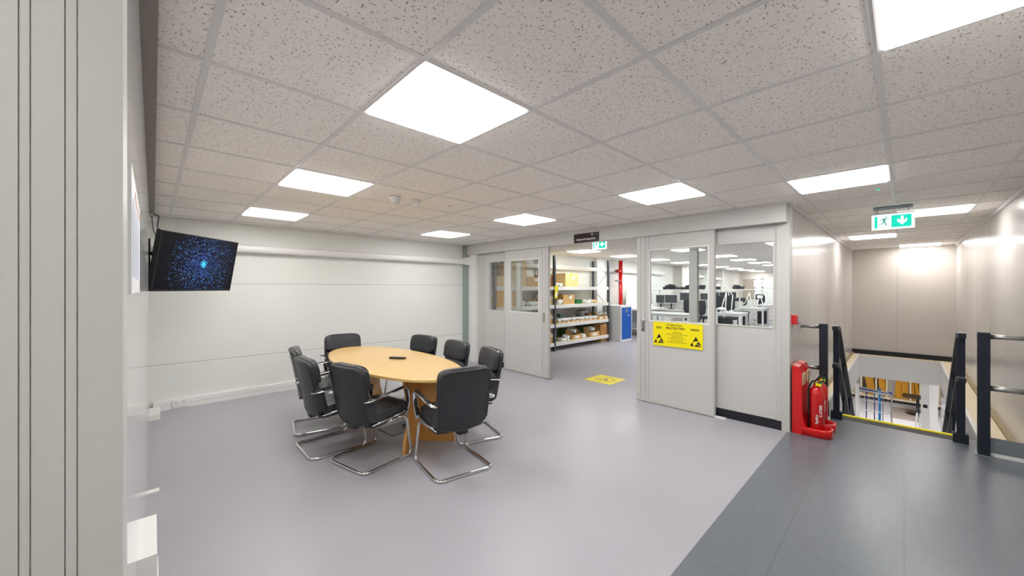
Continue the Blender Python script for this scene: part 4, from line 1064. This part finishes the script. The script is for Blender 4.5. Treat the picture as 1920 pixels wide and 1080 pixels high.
monitor(1374, 553, 14.75, .24, .22, 'dark screen right of the large task lamp')
def lab_chair(u, v, d, w_, h_, label, zseat=.55, rz=0):
    x, y, z = on_x(u, v, d)
    t = thing('laboratory_chair', label, 'chair', (x, y, 0), rz, 'charcoal laboratory chairs')
    MB().pillow(.03, w_ / 2, h_ / 2, n=6, k=4, M=Matrix.Translation((0, 0, z))).build('backrest', M_fabric, t)
    MB().pillow(.23, w_ / 2, .05, n=6, k=5, M=Matrix.Translation((.24, 0, zseat))).build('seat', M_fabric, t)
    MB().bar((.03, 0, zseat), (.02, 0, z), .05, .02).build('back_stem', M_blackpl, t)
    MB().tube([(.22, 0, .08), (.22, 0, zseat - .03)], .025).build('gas_column', M_blackpl, t)
    for k in range(5):
        a = 2 * math.pi * k / 5
        lg = MB().bar((.22, 0, .09), (.22 + .28 * math.cos(a), .28 * math.sin(a), .06), .04, .03).build('leg', M_blackpl, t)
        MB().lathe([(.03, 0), (.03, .05)], c=(.22 + .28 * math.cos(a), .28 * math.sin(a), 0), seg=8).build('castor', M_blackpl, lg)
    return t
lab_chair(1293, 573, 11.68, .36, .46, 'charcoal laboratory chair beside the grey stile in the sliding door window')
lab_chair(1314, 577, 12.56, .30, .46, 'charcoal laboratory chair right of the grey stile, partly behind the door edge')
lab_chair(1347, 566, 13.73, .42, .42, 'charcoal laboratory chair left of the large white task lamp')
lab_chair(1368, 568, 12.95, .30, .46, 'charcoal laboratory chair behind the arm of the large task lamp')
lab_chair(1388, 565.5, 16.25, .46, .30, 'charcoal laboratory chair in the middle of the fixed window')
lab_chair(1424, 560.5, 19.35, .42, .42, 'charcoal laboratory chair behind the farthest bench')
def bin_(u, v, d, label):
    x, y, _ = on_x(u, v, d)
    t = thing('waste_bin', label, 'bin', (x, y, 0), 0, 'dark bins under the benches')
    MB().lathe([(.17, 0), (.20, .56), (.205, .60), (.19, .60), (.16, .02)], seg=20).build('bin_body', M_fabric, t)
    MB().lathe([(.212, .57), (.212, .615), (.195, .62)], seg=20).build('rim', M_blackpl, t)
bin_(1392, 600, 15.6, 'dark round bin under the bench in the middle of the fixed window')
bin_(1429, 600, 18.6, 'dark round bin under the farthest bench at the right of the fixed window')
bin_(1358, 600, 12.25, 'dark round bin left of the bench leg under the task lamp')
def task_lamp(pix, d, label, head=.09):
    P = []
    for u, v in pix: P.append(on_x(u, v, d))
    P[0].z = .80; base = P[0]; o3 = Vector((base.x, base.y, base.z))
    t = thing('task_lamp', label, 'lamp', tuple(o3))
    L = [p - o3 for p in P]
    MB().lathe([(.05, -.02), (.05, .03), (.02, .04)], seg=12).build('clamp', M_whitegloss, t)
    for a, b_ in zip(L, L[1:]): MB().tube([a, b_], .014, seg=8).build('arm', M_whitegloss, t)
    MB().lathe([(head * .3, .05), (head * .8, .03), (head, 0), (head * .9, -.02)], c=tuple(L[-1] - Vector((0, 0, .02))), seg=16).build('lamp_head', M_whitegloss, t)
task_lamp([(1371, 577), (1374, 554), (1361, 536), (1346, 535)], 12.35, 'large white jointed lamp arm reaching left on the near bench', head=.07)
task_lamp([(1360, 575), (1362, 548), (1358, 560), (1353, 578)], 12.15, 'white magnifier lamp with round head resting near the bench edge', head=.13)
task_lamp([(1411, 568), (1405, 549), (1397, 568), (1386, 572)], 15.75, 'white jointed task lamp in the middle of the fixed window', head=.10)
task_lamp([(1446, 566), (1441, 552), (1430, 543), (1424, 544)], 18.5, 'thin white task lamp at the right edge of the fixed window', head=.06)
random.seed(8)
for i, (u, v, d, sx, sz, lab) in enumerate(((1258, 540, 12.88, .20, .10, 'dark bag on the upper shelf above the paired screens'), (1248, 541.5, 12.88, .09, .05, 'small dark bundle left of the bag on the upper shelf'),
        (1270, 541.5, 12.88, .08, .05, 'small dark bundle right of the bag on the upper shelf'), (1282, 541, 12.88, .15, .045, 'blue dark box of tools on the upper shelf'), (1289, 539, 12.88, .10, .08, 'dark bag on the shelf just left of the grey stile'),
        (1316, 540, 14.83, .15, .09, 'dark bag on the shelf just right of the grey stile'), (1345, 541, 14.83, .14, .07, 'dark bundle on the shelf at the left of the fixed window'), (1381, 539, 17.63, .18, .10, 'dark bag on the shelf right of the task lamp'), (1391, 540.5, 17.63, .12, .06, 'dark bundle right of the bag near the recess'))):
    p = on_x(u, v, d)
    o = bag(p[0], p[1], 1.45, .09, sx * .75, sz * .85, lab, m=M_fabric, seed=80 + i)
    o.name = 'equipment_bag'
sc_ = thing('binder_stand', 'white upright stand on the bench left of the farthest chair', 'stand', (15.7, 3.55, .78))
MB().bar((0, -.12, 0), (.0, -.02, .42), .03, .03).bar((0, .12, 0), (0, .02, .42), .03, .03).build('legs', M_whitegloss, sc_)
MB().box(-.05, .05, -.08, .08, .36, .46).build('head', M_white, sc_, bevel=.01)

# ------------------------------------------------------------------ room below the stairs
def at_x(u, v, x):
    d = ray(u, v); t = x / d[0]; return (d[1] * t, 1.5 + d[2] * t)
RXF = 19.6
rk = thing('sheet_rack', 'pale timber rack holding upright cardboard sheets in the room below', 'rack', (RXF, 0, -2.7))
MB().box(-.05, .6, -1.6, 1.6, .10, .16).box(-.05, .6, -1.6, 1.6, 1.95, 2.0).build('shelf_board', M_ply, rk)
MB().box(0, .6, -1.6, 1.6, 0, .10).build('plinth_shadow', M_skirt, rk)  # shadow below the base shelf painted as a black strip
for u in (1615, 1642.8, 1662.9, 1707, 1725.3, 1760):
    y = at_x(u, 740, RXF)[0]
    MB().box(-.05, .6, y - .02, y + .02, .16, 1.95).build('divider', M_ply, rk)
MB().box(.6, .62, -1.6, 1.6, .16, 1.95).build('back_panel', M_grey, rk)
M_sheet = mat('sheet_cardboard', srgb(206, 148, 38), .8, vary=(8, .12))
for i, (u0, u1) in enumerate(((1631, 1617), (1635, 1622), (1639, 1627), (1653, 1645), (1656, 1647), (1660, 1651), (1680, 1686), (1686, 1690), (1693, 1697), (1699, 1702), (1712, 1710), (1721, 1715))):
    y0 = at_x(u0, 745, RXF)[0]; y1 = at_x(u1, 712, RXF)[0]
    o = MB().bar((RXF + .20 + .012 * i, y0, -2.53), (RXF + .20 + .012 * i, y1, -1.1), .30, .085, up=(0, 1, 0)).build('cardboard_sheet', M_sheet)
    tag(o, 'brown cardboard sheets leaning upright in the timber rack below', 'cardboard', 'cardboard sheets in the rack below')
# roll cage
rcg = thing('roll_cage', 'white wire roll cage trolley with blue posts standing downstairs', 'trolley', (12.5, .50, -2.7), R(-90))
W2 = .31
fr = MB().tube(fillet([(-W2, 0, .1), (-W2, 0, 1.78), (W2, 0, 1.72), (W2, 0, .1)], .1), .016, seg=10)
fr.build('front_frame', M_steel, rcg)
wr = MB()
for k in range(7): wr.tube([(-W2, 0, .3 + k * .235), (W2, 0, .3 + k * .235 - (.03 if k == 6 else 0))], .008 if k % 2 else .012, seg=6)
for k in range(1, 8): wr.tube([(-W2 + k * .08, 0, .12), (-W2 + k * .08, 0, 1.7)], .003, seg=6)
wr.build('wire_mesh', M_whitegloss, rcg)
MB().tube([(-W2 + .03, .0, .05), (-W2 + .03, .0, 1.86)], .035, seg=10).build('corner_post', M_whitegloss, rcg)
bk = MB()
for k in range(5): bk.box(-W2 + k * .15, -W2 + k * .15 + .02, .58, .60, .15, 1.6)
bk.box(-W2, W2, .57, .60, 1.56, 1.64).build('blue_back_frame', M_navy, rcg)
MB().box(.08, .13, .02, .06, .12, 1.80).build('blue_post', M_trblue, rcg)
MB().box(-W2, W2, 0, .6, .12, .15).build('base_deck', M_galv, rcg)
for sx in (-1, 1):
    for y in (.06, .54): MB().lathe([(.05, -.02), (.05, .02)], M=Matrix.Translation((sx * .34, y, .05)) @ Matrix.Rotation(R(90), 4, 'Y'), seg=14).build('wheel', M_blackpl, rcg)
struct('trim_26', MB().box(14.2, 14.4, -.60, -.46, -2.7, -.5), M_grey)
wl = thing('folding_easel', 'white upright stand with dark clip beside the grey pillar downstairs', 'stand', (13.3, -.36, -2.7))
MB().box(-.05, .05, -.07, .07, 0, 2.15).build('column', M_whitegloss, wl, bevel=.01)
MB().box(-.055, -.05, -.035, .035, 1.35, 1.43).build('clip', M_blackpl, wl)
MB().bar((-.05, .08, 1.2), (-.3, .12, .02), .025, .03).bar((-.05, .13, 1.2), (-.1, .20, .02), .025, .03).build('leg', M_whitegloss, wl)
stl = thing('pedestal_table', 'small black pedestal table on the mat in the room below', 'table', (18.3, -.33, -2.7))
MB().lathe([(.30, 0), (.28, .02), (.04, .04), (.035, .55), (.05, .57)], seg=20).build('pedestal', M_blackpl, stl)
MB().box(-.3, .3, -.35, .35, .57, .60).build('table_top', M_blackpl, stl)
tag(MB().box(17.3, 18.9, -.55, .30, -2.70, -2.69).build('floor_mat', mat('mat_brown', srgb(150, 138, 132), .8)), 'brownish floor mat in the room below the stairs', 'mat')
pp_ = thing('paper_rack', 'white rack of stacked papers at the right of the room below', 'rack', (12.5, -.68, -2.7))
MB().box(-.25, .25, -.12, .1, 0, .06).box(-.25, .25, -.12, .1, .72, .78).box(.23, .25, -.12, .1, .0, 1.75).build('rack_frame', M_white, pp_)
for k in range(6): MB().box(-.22, .22, -.11 + .02 * (k % 2), .09, .82 + k * .15, .86 + k * .15).build('paper_stack', M_label if k % 2 else M_grey, pp_)
